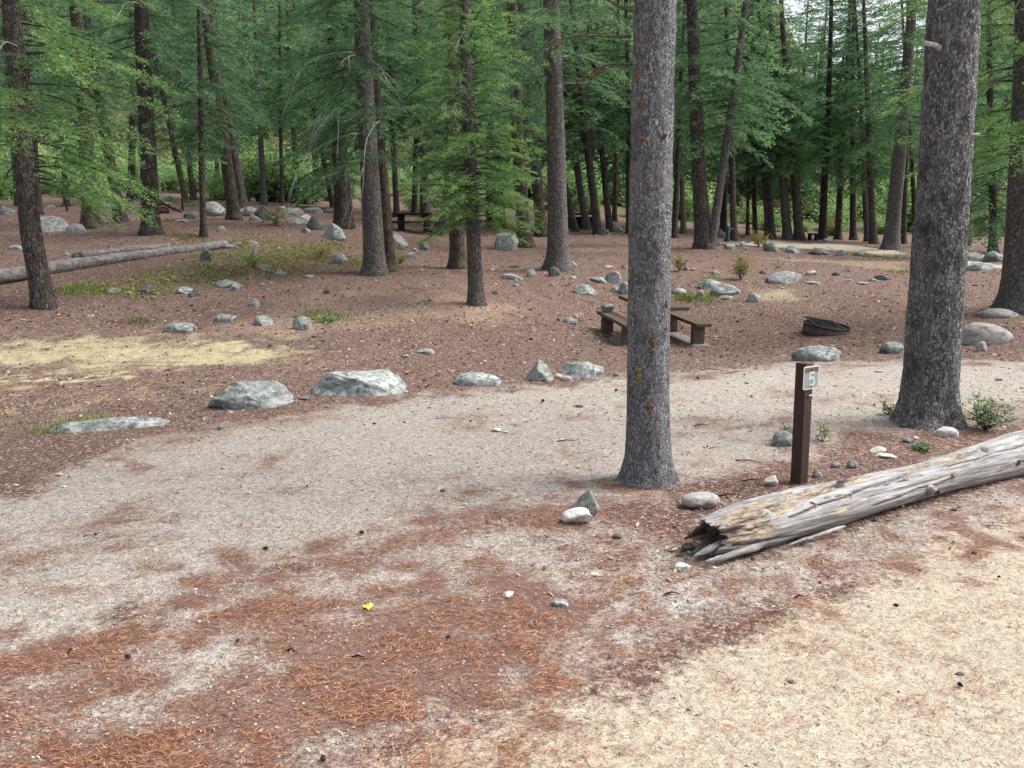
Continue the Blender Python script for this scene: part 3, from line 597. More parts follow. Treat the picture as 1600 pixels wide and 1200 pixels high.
def rock(px, py, w, h, label, mat='rock', group=None, angular=0.6, depth=0.75, name='rock', cuts=None, rotz=None, sub=None, bury=0.42, cat='rock', on=None, rough=0.13):
    NROCK[0] += 1; seed = NROCK[0] * 13 + 5
    if group and mat in ALT: mat = ALT[mat][(NROCK[0] * 7) % len(ALT[mat])]
    P = hit(px, py) if on is None else np.array(on); k = px_m(P); Wd = w * k; D = Wd * depth
    dep = math.atan2(CAM_H - P[2], P[1]); H = max(0.4 * h * k, h * k - 0.55 * D * max(0.0, math.sin(dep)))
    sub = sub or (5 if w > 110 else 4 if w > 36 else 3 if w > 13 else 2)
    if rotz is None: rotz = random.uniform(-0.35, 0.35)
    full = H / (1 - bury)
    V, T = rock_mesh(Wd, D, full, seed, angular, sub, cuts, rough)
    me = mesh_from(name, V, None, T, [M[mat]], smooth=angular < 0.25 or sub >= 4)
    if sub < 4 and angular >= 0.25: me.polygons.foreach_set('use_smooth', np.zeros(len(me.polygons), bool))
    v = np.array([P[0], P[1]]); v = v / np.linalg.norm(v)
    o = obj(name, me, None, (P[0] + v[0] * D * 0.42, P[1] + v[1] * D * 0.42, P[2] + H - full / 2 if on is None else P[2] + full * 0.5 - 0.01), (0, 0, rotz))
    return tag(o, label, cat, group)
# boulders along the edge of the gravel spur
rock(170, 672, 182, 20, 'long low lichened slab sunk along the spur edge, green grass at one end', 'rock_green', angular=0.6, depth=0.20, name='boulder', rotz=0.34, bury=0.5, cat='boulder')
rock(392, 638, 138, 49, 'rounded pale lichened boulder with a sloping back beside the biggest boulder', 'rock_green', angular=0.5, depth=0.75, name='boulder', rotz=-0.1, cat='boulder', cuts=[((0.75, -0.2, 0.62), 0.50), ((-0.85, -0.1, 0.5), 0.62), ((0, -0.7, 0.7), 0.75), ((-0.2, 0.3, 0.95), 0.66), ((0.3, -0.95, 0.1), 0.80)])
rock(560, 620, 150, 46, 'largest wedge-shaped boulder with a dark split face on the spur edge', 'rock_green', angular=0.8, depth=0.70, name='boulder', rotz=0.05, cat='boulder', cuts=[((0.35, -0.25, 0.9), 0.50), ((-0.25, -0.93, 0.22), 0.52), ((0.82, -0.3, 0.48), 0.60), ((-0.9, -0.1, 0.35), 0.70), ((-0.1, 0.2, 1), 0.60), ((0.5, -0.85, 0.1), 0.66)])
rock(748, 603, 76, 23, 'low dome of green-grey lichened rock alone on the spur edge', 'rock_green', angular=0.2, depth=0.7, name='boulder', cat='boulder')
rock(843, 595, 46, 33, 'steep pointed grey rock leaning against its lichened neighbour', 'rock', angular=0.9, depth=0.7, cuts=[((0.65, -0.2, 0.72), 0.42), ((-0.75, -0.25, 0.6), 0.45), ((0.2, -0.95, 0.25), 0.6), ((-0.2, -0.6, -0.75), 0.7)])
rock(908, 592, 78, 29, 'broad lichened boulder with tan and grey pebbles at its foot', 'rock_green', angular=0.6, depth=0.6, name='boulder', cat='boulder')
rock(872, 592, 17, 9, 'small tan stone wedged between two rocks on the spur edge', 'rock_tan', angular=0.3)
rock(884, 595, 20, 9, 'smooth grey pebble in front of the broad lichened boulder', 'rock_smooth', angular=0.1)
rock(963, 588, 11, 7, 'lone rounded pebble between the broad boulder and the grey trunk', 'rock', angular=0.1)
rock(1276, 564, 76, 25, 'long lichened boulder lying below the steel fire ring', 'rock_green', angular=0.55, depth=0.55, name='boulder', cat='boulder')
rock(1394, 553, 40, 20, 'grey-green boulder half hidden behind the thick dark trunk', 'rock_green', angular=0.4, name='boulder', cat='boulder')
rock(1535, 538, 77, 36, 'smooth pale grey domed boulder with a little stone at its foot', 'rock_smooth', angular=0.2, depth=0.7, name='boulder', cat='boulder')
rock(1533, 549, 18, 16, 'little pale stone standing at the foot of the smooth domed boulder', 'rock_smooth', angular=0.3)
rock(1560, 496, 60, 15, 'flat smooth stone under the flared roots of the dark trunk', 'rock_smooth', angular=0.3, depth=0.8)
# rocks on the rising ground beyond the spur
rock(282, 519, 53, 17, 'flat-domed lichened rock standing above the straw-yellow grass', 'rock_green', angular=0.3)
rock(353, 503, 33, 13, 'small pale lichened rock between the flat dome and the split stones', 'rock_green', angular=0.3)
rock(411, 509, 31, 17, 'sharp-edged grey rock between two lichened rocks above the yellow grass', 'rock', angular=0.8)
rock(473, 516, 30, 23, 'upright round grey-white rock beside a green weed patch', 'rock', angular=0.3, depth=0.8)
MID = [(232, 461, 31, 18, 'rock_dark'), (290, 459, 28, 12, 'rock'), (304, 464, 20, 13, 'rock'), (397, 480, 20, 14, 'rock_green'), (412, 423, 27, 11, 'rock_green'), (437, 431, 26, 11, 'rock'),
       (175, 458, 32, 9, 'rock_green'), (200, 460, 15, 6, 'rock'), (323, 407, 19, 17, 'rock'), (482, 434, 17, 5, 'rock'), (260, 440, 12, 6, 'rock'), (206, 441, 12, 6, 'rock'), (345, 418, 12, 6, 'rock'), (410, 447, 12, 5, 'rock'), (510, 459, 10, 7, 'rock'), (466, 448, 9, 4, 'rock'), (436, 394, 12, 8, 'rock')]
for px, py, w, h, m in MID:
    rock(px, py, w, h, 'stone among needles and yellowing ground cover below the long fallen log', m, 'stones below the fallen log', 0.6)
rock(358, 449, 46, 13, 'flat-topped slab with a small stone leaning on it below the leafy cover', 'rock', angular=0.8, depth=0.6)
rock(367, 454, 19, 13, 'small stone leaning on the flat-topped slab', 'rock', angular=0.5)
for px, py, w, h in [(665, 553, 30, 9), (634, 560, 16, 7), (739, 551, 10, 4), (775, 460, 13, 7), (648, 541, 8, 4), (757, 547, 6, 3), (544, 508, 7, 4), (503, 575, 6, 3)]:
    rock(px, py, w, h, 'small pale stone lying on open brown needle litter above the spur', 'rock_green', 'stones on the open litter', 0.5)
# upper-left rocks
rock(80, 362, 50, 24, 'humped grey boulder joined to a rounder one beyond the fallen log', 'rock', angular=0.5, name='boulder', cat='boulder')
rock(119, 365, 31, 15, 'rounder pale boulder beside the humped grey boulder', 'rock_smooth', angular=0.3, name='boulder', cat='boulder')
FARL = [(12, 336, 24, 14, 'rock'), (25, 390, 20, 8, 'rock'), (104, 399, 11, 5, 'rock'), (121, 403, 18, 8, 'rock'), (80, 326, 13, 6, 'rock'), (180, 346, 14, 5, 'rock'), (202, 332, 16, 12, 'rock_green'), (162, 325, 16, 11, 'rock'), (215, 310, 12, 8, 'rock_dark'), (262, 315, 22, 10, 'rock'),
        (272, 326, 18, 5, 'rock'), (285, 347, 22, 5, 'rock'), (298, 342, 26, 12, 'rock_dark'), (347, 361, 14, 8, 'rock_green'), (85, 302, 10, 4, 'rock_pale'), (395, 315, 9, 6, 'rock_pale')]
for px, py, w, h, m in FARL:
    rock(px, py, w, h, 'grey rock on the slope beyond the long fallen log', m, 'rocks on the slope beyond the log', 0.6)
WALL = [(333, 338, 42, 23, 'rock'), (352, 338, 16, 11, 'rock'), (377, 334, 14, 8, 'rock'), (390, 338, 30, 15, 'rock'), (400, 345, 20, 9, 'rock'), (416, 344, 40, 22, 'rock'), (395, 386, 20, 10, 'rock'), (362, 390, 22, 8, 'rock'), (372, 384, 18, 7, 'rock'), (455, 336, 44, 12, 'rock'), (488, 333, 30, 8, 'rock'), (515, 333, 24, 9, 'rock'),
        (440, 331, 20, 9, 'rock'), (475, 345, 22, 10, 'rock'), (465, 350, 40, 9, 'rock'), (430, 345, 24, 9, 'rock'), (398, 398, 10, 6, 'rock')]
for px, py, w, h, m in WALL:
    rock(px, py, w, h, 'grey boulder in the rough line of boulders across the upper slope', m, 'line of boulders across the slope', 0.6, name='boulder', cat='boulder', depth=0.6)
rock(493, 359, 27, 20, 'blackish boulder beside the pale triangular one', 'rock_dark', angular=0.5, name='boulder', cat='boulder')  # whole boulder in the dark stone colour
rock(524, 374, 40, 25, 'pale triangular boulder at the foot of the twin dark trunks', 'rock', angular=0.7, name='boulder', cat='boulder')
rock(478, 364, 15, 8, 'small stone beneath the blackish boulder', 'rock', angular=0.5)
rock(530, 412, 26, 17, 'round mossy stone in yellowing ground cover', 'rock_green', angular=0.3)
rock(618, 389, 42, 25, 'slanting pale boulder behind the tall paired trunks', 'rock', angular=0.7, name='boulder', cat='boulder')
for px, py, w, h in [(663, 391, 15, 13), (648, 392, 9, 5), (643, 404, 17, 10)]:
    rock(px, py, w, h, 'small lichened stone downhill of the slanting pale boulder', 'rock_green', 'stones by the slanting boulder', 0.6)
rock(791, 391, 38, 28, 'squat grey boulder between the slender trunk and the flared trunks', 'rock', angular=0.5, name='boulder', cat='boulder')
for px, py, w, h in [(800, 437, 35, 10), (829, 433, 15, 14), (842, 422, 7, 5), (866, 432, 19, 15), (896, 417, 12, 9), (896, 436, 10, 6), (881, 437, 7, 4), (862, 447, 11, 6), (806, 448, 12, 5), (804, 418, 16, 4), (901, 432, 14, 6), (951, 419, 18, 5), (976, 420, 9, 9), (805, 440, 8, 4)]:
    rock(px, py, w, h, 'small stone scattered around the flared foot of the flaky-barked tree', 'rock', 'stones round the flaky-barked tree', 0.6)
rock(936, 442, 28, 10, 'low half of a pair of touching rocks uphill of the picnic table', 'rock_green', angular=0.5)
rock(958, 442, 28, 18, 'peaked half of a pair of touching rocks uphill of the picnic table', 'rock_green', angular=0.8)
rock(915, 460, 40, 16, 'long lichened rock above the rotten stump remnant', 'rock_green', angular=0.6)
rock(961, 457, 17, 10, 'low stone touching a larger one just above the picnic table', 'rock_green', angular=0.5)
rock(977, 460, 22, 20, 'rounded lichened rock just above the end of the picnic table', 'rock_green', angular=0.4)
rock(890, 507, 25, 11, 'flat pale stone below the rotten stump remnant', 'rock_green', angular=0.6)
for px, py, w, h in [(936, 483, 7, 4), (872, 501, 7, 5), (866, 505, 5, 3), (879, 498, 6, 3)]:
    rock(px, py, w, h, 'tiny stone beside the rotten stump remnant', 'rock', 'pebbles by the stump', 0.5)
# right of the grey trunk
rock(1130, 462, 50, 19, 'thick oblong slab with cracked lichened top behind the picnic table', 'rock_green', angular=0.5)
rock(1108, 451, 34, 16, 'jagged rock touching the thick oblong slab', 'rock_green', angular=0.8)
rock(1134, 468, 24, 7, 'flat pale stone half under the thick oblong slab', 'rock_green', angular=0.4)
rock(1178, 472, 26, 15, 'round pale stone alone beyond the picnic table', 'rock_green', angular=0.3)
rock(1223, 443, 54, 19, 'broad flat pale slab uphill of the fire ring', 'rock', angular=0.6, depth=0.6)
rock(1060, 460, 24, 10, 'low rock behind bright moss by the picnic table', 'rock_green', angular=0.3)
rock(1094, 464, 13, 12, 'upright stone at the end of the bright moss patch', 'rock_green', angular=0.7)
for px, py, w, h in [(1118, 431, 17, 9), (1265, 430, 21, 8), (1306, 431, 13, 6), (1321, 424, 6, 4), (1324, 441, 18, 6), (1324, 434, 10, 4), (1271, 444, 24, 5), (1347, 445, 20, 5), (1378, 438, 28, 9), (1366, 440, 16, 5), (1222, 452, 6, 4), (1234, 404, 9, 4), (1068, 392, 6, 4), (1113, 482, 7, 3), (1192, 428, 12, 7), (1072, 423, 10, 6), (1082, 423, 10, 5)]:
    rock(px, py, w, h, 'small stone on the slope between fire ring and far sandy road', 'rock', 'stones above the fire ring', 0.6)
for px, py, w, h in [(1206, 393, 27, 14), (1196, 386, 10, 8), (1238, 395, 25, 12), (1275, 398, 37, 11), (1314, 400, 19, 10), (1342, 400, 20, 9), (1140, 390, 18, 9), (1152, 386, 8, 5), (1160, 386, 12, 9), (1118, 384, 14, 9), (1163, 391, 12, 5), (1123, 391, 7, 4)]:
    rock(px, py, w, h, 'boulder in the row lining the far sandy road', 'rock', 'boulders lining the far road', 0.5, name='boulder', cat='boulder')
rock(1122, 371, 22, 14, 'dark boulder under the green hand pump', 'rock_dark', angular=0.5, name='boulder', cat='boulder')
rock(1524, 408, 36, 14, 'pale boulder touching a darker one beyond the thick dark trunk', 'rock', angular=0.5, name='boulder', cat='boulder')
rock(1554, 409, 34, 17, 'darker of two touching boulders beyond the thick dark trunk', 'rock', angular=0.5, name='boulder', cat='boulder')
rock(1527, 423, 54, 13, 'long flat slab below two touching boulders', 'rock_green', angular=0.5)
rock(1503, 409, 11, 7, 'small stone beside the pale far boulder', 'rock', angular=0.4)
for px, py, w, h in [(960, 362, 28, 16), (947, 366, 12, 7), (925, 364, 14, 6), (930, 371, 8, 5), (963, 357, 20, 6), (840, 352, 10, 5), (700, 345, 16, 7), (697, 352, 12, 5), (628, 347, 14, 5), (1294, 378, 20, 6), (750, 349, 10, 4)]:
    rock(px, py, w, h, 'grey rock among the far trunks at the back of the clearing', 'rock', 'rocks among the far trunks', 0.6)
# near stones
rock(914, 806, 46, 42, 'dark grey wedge of stone standing behind the white angular stone', 'rock', angular=0.9, depth=0.5, bury=0.15, rotz=0.0, cuts=[((-0.72, -0.1, 0.66), 0.30), ((0.8, -0.1, 0.45), 0.62), ((0, -0.9, 0.4), 0.45), ((0.2, 0, 1), 0.8)])
rock(900, 821, 51, 30, 'white angular stone leaning on a dark grey wedge', 'rock_pale', angular=0.8, depth=0.6, bury=0.15)
rock(1094, 797, 63, 31, 'smooth oblong grey cobble beside the foot of the grey trunk', 'rock_smooth', angular=0.12, depth=0.62, bury=0.12, rotz=0.15, rough=0.05)
rock(1065, 893, 27, 15, 'small white stone by the broken end of the log', 'rock_pale', angular=0.5, bury=0.2)
rock(876, 950, 27, 15, 'pale bluish flake of stone lying on orange needles', 'rock', angular=0.7, bury=0.2)
rock(794, 935, 20, 12, 'beige chip of stone lying on orange needles', 'rock_pale', angular=0.8, bury=0.2)
rock(1205, 761, 23, 20, 'white blocky stone between log and number post', 'rock_pale', angular=0.8, bury=0.15)
rock(1222, 698, 40, 26, 'grey-green stone behind the number post', 'rock_green', angular=0.4)
rock(1478, 683, 36, 17, 'pale domed stone between the log and the thick dark trunk', 'rock_pale', angular=0.3)
rock(1384, 716, 34, 8, 'flat white flake lying behind the log', 'rock_pale', angular=0.7, depth=0.5)
rock(1372, 706, 27, 9, 'flat white stone above the white flake behind the log', 'rock_pale', angular=0.6, depth=0.5)
for px, py, w, h, m in [(1305, 731, 17, 11, 'rock_green'), (1331, 732, 19, 14, 'rock_green'), (1276, 746, 15, 13, 'rock_green'), (1420, 692, 20, 9, 'rock'), (1411, 668, 15, 7, 'rock_dark'), (1430, 687, 9, 6, 'rock_pale'), (1302, 705, 7, 4, 'rock_pale')]:
    rock(px, py, w, h, 'small stone on the gravel between the number post and the dark trunk', m, 'stones behind the log', 0.4, bury=0.2)
for px, py, w, h, m in [(964, 842, 15, 8, 'rock_dark'), (955, 876, 11, 7, 'rock'), (845, 813, 7, 5, 'rock'), (955, 1030, 11, 7, 'rock_dark'), (1235, 1068, 10, 6, 'rock_dark'), (1500, 1056, 14, 6, 'rock_dark'), (1522, 866, 9, 6, 'rock_dark'), (1075, 863, 22, 18, 'rock_dark'), (1180, 860, 9, 5, 'rock'), (1252, 846, 14, 6, 'rock'), (1368, 815, 9, 8, 'rock_dark'), (1352, 811, 8, 6, 'rock_dark'), (1490, 799, 9, 6, 'rock_dark'), (1452, 774, 10, 7, 'rock_pale'), (1556, 741, 9, 5, 'rock_tan')]:
    rock(px, py, w, h, 'small loose pebble on needles or sand beside the weathered log', m, 'pebbles near the log', 0.5, bury=0.2, name='pebble', cat='pebble')
for px, py, w, h, m in [(345, 672, 12, 9, 'rock'), (92, 744, 13, 6, 'rock_pale'), (25, 760, 10, 5, 'rock_pale'), (140, 723, 16, 5, 'rock'), (238, 661, 5, 4, 'rock_pale'), (348, 733, 8, 5, 'rock_pale'), (510, 637, 9, 4, 'rock'), (775, 675, 17, 7, 'rock_pale'), (692, 769, 9, 6, 'rock'), (524, 712, 8, 3, 'rock_pale'), (480, 690, 14, 4, 'rock'), (475, 625, 17, 6, 'rock'), (790, 677, 10, 4, 'rock_pale'), (727, 790, 6, 5, 'rock_pale'), (905, 637, 14, 5, 'rock'), (1373, 582, 14, 4, 'rock_pale'), (1560, 595, 12, 6, 'rock'), (1490, 602, 9, 5, 'rock_pale'), (390, 772, 8, 5, 'rock_pale'), (100, 762, 8, 4, 'rock_pale')]:
    rock(px, py, w, h, 'loose pebble lying on the open gravel spur', m, 'pebbles on the gravel spur', 0.5, bury=0.2, name='pebble', cat='pebble')
# ================================================================ conifers
def frond(L, spacing, leaf, leaf_w, step, seed, droop=0.18, lift=0.05, flat=0.5):
    """one bough along +X: curved stem, side twigs, narrow needle sprays. returns leaf V (n,4,3), tint (n,), stem points"""
    r = np.random.default_rng(seed); n = 12; xs = np.linspace(0, L, n)
    def axis(x): t = x / L; return np.array([x, 0.05 * L * math.sin(t * 3 + seed), L * (lift * t - droop * t * t)])
    P, D, N, Tn, twigs = [], [], [], [], []
    x = L * 0.16
    while x < L:
        t = x / L
        for sgn in (-1, 1):
            if r.random() < 0.12: continue
            l = L * (0.34 * (1 - t) ** 0.8 + 0.07) * r.uniform(0.55, 1.15) * min(1, 0.45 + t * 2.2)
            a = sgn * r.uniform(0.75, 1.15) * (1 - 0.45 * t); dz = r.normal(-0.12, 0.16); d = np.array([math.cos(a), math.sin(a), dz]); d /= np.linalg.norm(d)
            b = axis(x); twigs.append((b, b + d * l * 0.9 + np.array([0, 0, -0.10 * l])))
            m = max(2, int(l / step)); hue = r.normal(0, 0.10)
            for i in range(m):
                u = (i + r.random()) / m; p = b + d * l * u + np.array([0, 0, -0.14 * l * u * u])
                for s2 in (-1, 1):
                    q = np.array([-d[1] * s2, d[0] * s2, 0]); dd = d * r.uniform(0.45, 0.95) + q * r.uniform(0.35, 0.85) + np.array([0, 0, r.normal(0.02, 0.28)])
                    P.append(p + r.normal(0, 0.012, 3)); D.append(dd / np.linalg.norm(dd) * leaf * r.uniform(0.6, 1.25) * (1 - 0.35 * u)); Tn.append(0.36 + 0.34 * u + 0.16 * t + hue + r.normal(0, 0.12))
        x += spacing * r.uniform(0.7, 1.3)
    tip = axis(L * 0.98)
    for i in range(8):
        P.append(tip - np.array([r.random() * leaf, 0, 0])); dd = np.array([1, r.normal(0, 0.6), r.normal(0, 0.3)]); D.append(dd / np.linalg.norm(dd) * leaf); Tn.append(0.85 + r.normal(0, 0.1))
    P, D, Tn = np.array(P), np.array(D), np.array(Tn)
    R_ = r.normal(0, 1, P.shape); R_[:, 2] *= flat; S_ = np.cross(D, R_); S_ = np.cross(D, np.cross(S_, D) * 1.0) if False else S_
    S_ = S_ / (np.linalg.norm(S_, axis=1)[:, None] + 1e-9) * leaf_w * 0.5
    V = np.stack([P, P + D * 0.5 + S_, P + D, P + D * 0.5 - S_], 1)
    return dict(L=L, V=V, t=np.clip(Tn, 0, 1), axis=np.array([axis(q) for q in xs[::2]]), twigs=twigs)
FR_HI = [frond(2.2, 0.082, 0.080, 0.018, 0.040, 100 + i, 0.22 + 0.06 * (i % 3), 0.10) for i in range(4)]
FR_HS = [frond(1.1, 0.065, 0.075, 0.017, 0.036, 120 + i, 0.22, 0.14) for i in range(3)]
FR_LO = [frond(2.4, 0.17, 0.19, 0.052, 0.10, 140 + i, 0.20 + 0.06 * (i % 3), 0.10) for i in range(4)]
FR_LS = [frond(1.2, 0.13, 0.16, 0.048, 0.09, 160 + i, 0.20, 0.14) for i in range(3)]
FR_XL = [frond(2.8, 0.62, 0.60, 0.22, 0.46, 180 + i, 0.2, 0.08) for i in range(3)]
def put_frond(acc, fr, L, origin, az, pitch, roll, tint=0.0, stem_r=0.014, twig_tubes=False):
    k = L / fr['L']; M3 = np.array(Euler((roll, -pitch, az)).to_matrix())
    V = (fr['V'].reshape(-1, 3) * k) @ M3.T + origin; n = len(fr['V'])
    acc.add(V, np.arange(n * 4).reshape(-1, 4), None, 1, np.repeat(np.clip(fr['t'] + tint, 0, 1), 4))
    A = (fr['axis'] * k) @ M3.T + origin
    v, q, t = tube(A, np.linspace(stem_r, stem_r * 0.25, len(A)), 3, False); acc.add(v, q, None, 0, 0.3)
    if twig_tubes:
        for a, b in fr['twigs'][::2]:
            ab = np.stack([a, (a + b) / 2, b]) * k @ M3.T + origin
            v, q, t = tube(ab, [0.006, 0.005, 0.002], 3, False); acc.add(v, q, None, 0, 0.3)
def crown_mesh(name, seed, h0, H, R, gap, big, small, needle='needle', low_droop=0.28, top_pitch=0.45, sides=None, low_len=0.75, thin=1.0):
    r = np.random.default_rng(seed); acc = Acc(); z = h0; az = r.random() * 6.28
    while z < H - 0.15:
        t = (z - h0) / (H - h0)
        prof = min(1.0, low_len + t * 1.6) * (1 - t) ** 0.75 + 0.06
        az += 2.399 + r.normal(0, 0.4); L = R * prof * r.uniform(0.55, 1.2); a = az
        if sides is not None and z < sides[2] and r.random() < 0.75: a = sides[0] + r.normal(0, sides[1])
        pitch = -low_droop * (1 - t) + top_pitch * t + r.normal(0, 0.13)
        fr = (big if L > big[0]['L'] * 0.62 else small); fr = fr[r.integers(len(fr))]
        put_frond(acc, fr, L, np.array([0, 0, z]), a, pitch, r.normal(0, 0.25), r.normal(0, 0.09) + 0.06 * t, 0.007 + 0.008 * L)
        z += gap * (0.5 + r.random()) * (0.8 + 1.9 * t) / thin
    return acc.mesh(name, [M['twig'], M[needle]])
def trunk_mesh(name, H, r0, r1, seed, mat, n=14, rings=26, flare=0.45, bend=None, rough=0.05, hmax=None, dense=None, lobes=1.0, fl_h=0.22, detail=0.0):
    r = np.random.default_rng(seed); hs_ = np.r_[-0.25, np.linspace(0, 1, rings) ** 1.6 * H] if dense is None else np.r_[-0.25, np.linspace(0, dense, rings), np.linspace(dense, H, 14)[1:]]
    th = np.arange(n) * 2 * np.pi / n; HH, TH = np.meshgrid(hs_, th, indexing='ij'); t = np.clip(HH / H, 0, 1)
    rad = r0 + (r1 - r0) * t ** 0.9; ph = r.random(3) * 6.28
    fl = flare * np.exp(-np.clip(HH, 0, None) / fl_h); rad = rad * (1 + fl * (1 + lobes * (0.35 * np.sin(3 * TH + ph[0]) + 0.25 * np.sin(5 * TH + ph[1]))))
    c, s = np.cos(TH), np.sin(TH); Pn = np.stack([c.ravel() * 2.2, s.ravel() * 2.2, HH.ravel() * 0.9 + seed * 3.1], 1)
    rad = rad * (1 + rough * fbm(Pn, 3).reshape(rad.shape))
    if detail:
        Pd = np.stack([c.ravel() * r0 * 55, s.ravel() * r0 * 55, HH.ravel() * 26 + seed], 1); rad = rad + detail * fbm(Pd, 3).reshape(rad.shape)
        Pd = np.stack([c.ravel() * r0 * 14, s.ravel() * r0 * 14, HH.ravel() * 5 + seed], 1); rad = rad + detail * 0.9 * fbm(Pd, 2).reshape(rad.shape)
    ox = 0.03 * np.sin(HH * 0.45 + ph[2]) * (1 - np.exp(-HH * 0.5)); oy = 0.03 * np.cos(HH * 0.38 + ph[0]) * (1 - np.exp(-HH * 0.5))
    if bend is not None: ox = ox + np.interp(HH, bend[0], bend[1])
    V = np.stack([c * rad + ox, s * rad + oy, HH], -1).reshape(-1, 3); m = len(hs_)
    i = np.arange(m - 1)[:, None] * n; j = np.arange(n)[None]; k = (j + 1) % n
    Q = np.stack([i + j, i + k, i + n + k, i + n + j], -1).reshape(-1, 4)
    return mesh_from(name, V, Q, None, [mat], smooth=True)
def dead_branch_mesh(seed, L, droop, mat, forks=3, r0=0.012, up=0.15):
    r = np.random.default_rng(seed); acc = Acc(); n = 9; t = np.linspace(0, 1, n)
    side = r.normal(0, 0.16)
    A = np.stack([L * t * (1 - 0.25 * droop * t), L * side * t ** 2 + 0.02 * L * np.sin(t * 7 + seed), L * (up * t - droop * t ** 2.2) + 0.015 * L * np.sin(t * 9 + seed)], 1)
    v, q, tt = tube(A, np.linspace(r0, r0 * 0.25, n), 5); acc.add(v, q, tt)
    for f in range(forks):
        k = r.integers(2, n - 2); p = A[k]; l = L * r.uniform(0.2, 0.45); d = (A[k + 1] - A[k]); d /= np.linalg.norm(d); d = d + np.array([0, r.choice([-1, 1]) * r.uniform(0.3, 0.9), r.normal(-0.25, 0.3)]); u = np.linspace(0, 1, 6)
        B = p + d[None] * (l * u)[:, None] + np.stack([u * 0, u * 0, -0.35 * l * droop * u ** 2 * 1.5], 1)
        v, q, tt = tube(B, np.linspace(r0 * 0.55, r0 * 0.15, 6), 4); acc.add(v, q, tt)
    return acc.mesh('dead_branch', [mat])
DEAD = [dead_branch_mesh(300 + i, 1.0 + 0.25 * (i % 4), [0.25, 0.6, 0.95, 0.75][i % 4], M['deadwood' if i < 8 else 'deadwood_dark'], 2 + i % 3, 0.009 if i < 8 else 0.008) for i in range(12)]
def lean_from(P, px2, py2):
    Q = at_y(px2, py2, P[1]); return math.atan2(Q[0] - P[0], Q[2] - P[2])
CROWN_HI = [crown_mesh('crown', 500 + i, h0, H, R, gap, FR_HI, FR_HS) for i, (h0, H, R, gap) in enumerate([(4.0, 16, 2.3, 0.115), (4.6, 17, 2.6, 0.12), (3.4, 15, 2.0, 0.11)])]
CROWN_LO = [crown_mesh('crown', 520 + i, h0, H, R, gap, FR_LO, FR_LS) for i, (h0, H, R, gap) in enumerate([(3.6, 15, 2.4, 0.085), (4.2, 16, 2.6, 0.09), (3.0, 14, 2.2, 0.08), (4.6, 16, 2.5, 0.09), (3.8, 15, 2.6, 0.085), (0.9, 13, 2.3, 0.075), (2.2, 17, 2.6, 0.085)])]
def tree(px, py, wpx, top, label, name='conifer', group=None, crown=None, mat='bark', H=None, cat='tree', r_taper=0.42, dead=0, dead_z=(2.2, 6.5), trunk_me=None, hi=True, bend=None, rotz=None, cscale=1.0, flare=0.45, n=16, pale_dead=True, dead_az=None, dead_s=(0.7, 1.6)):
    P = hit(px, py); k = px_m(P); r0 = wpx * k * 0.5; P = P + np.array([P[0], P[1], 0]) / math.hypot(P[0], P[1]) * r0 * 0.8; P[2] = float(G(P[0], P[1])[0])
    sd_ = int(px * 7 + py); rr = random.Random(sd_); H = H or rr.uniform(14, 15)
    root = empty(name, P, (rr.uniform(-0.02, 0.02), lean_from(P, *top) if top else 0.0, 0)); tag(root, label, cat, group)
    obj('trunk', trunk_me or trunk_mesh('trunk', H, r0, r0 * (1 - r_taper) * 0.5, sd_, M[mat], n, 26, flare, bend), root)
    if crown is not None:
        c = obj('crown', crown, root, None, (0, 0, rr.uniform(0, 6.28) if rotz is None else rotz)); c.scale = (cscale,) * 3
    for i in range(dead):
        me = DEAD[rr.randrange(8)] if pale_dead and rr.random() < 0.65 else DEAD[8 + rr.randrange(4)]; z = rr.uniform(*dead_z)
        az = rr.uniform(0, 6.28) if dead_az is None else rr.gauss(*dead_az)
        d = obj('dead_branch', me, root, (math.cos(az) * r0 * 0.7, math.sin(az) * r0 * 0.7, z), (0, rr.uniform(-0.15, 0.25), az)); s = rr.uniform(*dead_s); d.scale = (s, s, s)
    return root, P, r0
# ---------------------------------------------------------------- the two near trunks
def near_tree(px, py, prof, top, mat, label, name, H, crown, seed, flare, dense, rings, n, detail):
    P = hit(px, py); k = px_m(P); r0 = prof[0] * k / 2; r1 = prof[1] * k / 2
    P = P + np.array([P[0], P[1], 0]) / math.hypot(P[0], P[1]) * r0; P[2] = float(G(P[0], P[1])[0])
    root = empty(name, P, (0, lean_from(P, *top), 0)); tag(root, label, 'tree')
    rt = r0 + (r1 - r0) / (dense / H) ** 0.9
    obj('trunk', trunk_mesh('trunk', H, r0, max(0.05, rt), seed, mat, n, rings, flare, None, 0.035, None, dense, 1.0, 0.16, detail), root)
    c = obj('crown', crown, root)
    return root, P, r0, max(0.05, rt), H
CROWN_UP = crown_mesh('crown', 560, 7.0, 19, 2.4, 0.26, FR_LO, FR_LS)
TC = near_tree(1012, 762, (68, 57), (1022, 0), M['bark_center'], 'speckled grey trunk with orange resin scars standing on the gravel spur', 'pine_tree', 18.5, CROWN_UP, 3, 0.36, 4.6, 400, 124, 0.0065)
TR = near_tree(1447, 668, (82, 64), (1491, 0), M['bark_right'], 'thick dark trunk with a sawn grey limb stub behind the weathered log', 'pine_tree', 18.5, CROWN_UP, 8, 0.40, 5.6, 400, 136, 0.010)
bpy.context.view_layer.update()
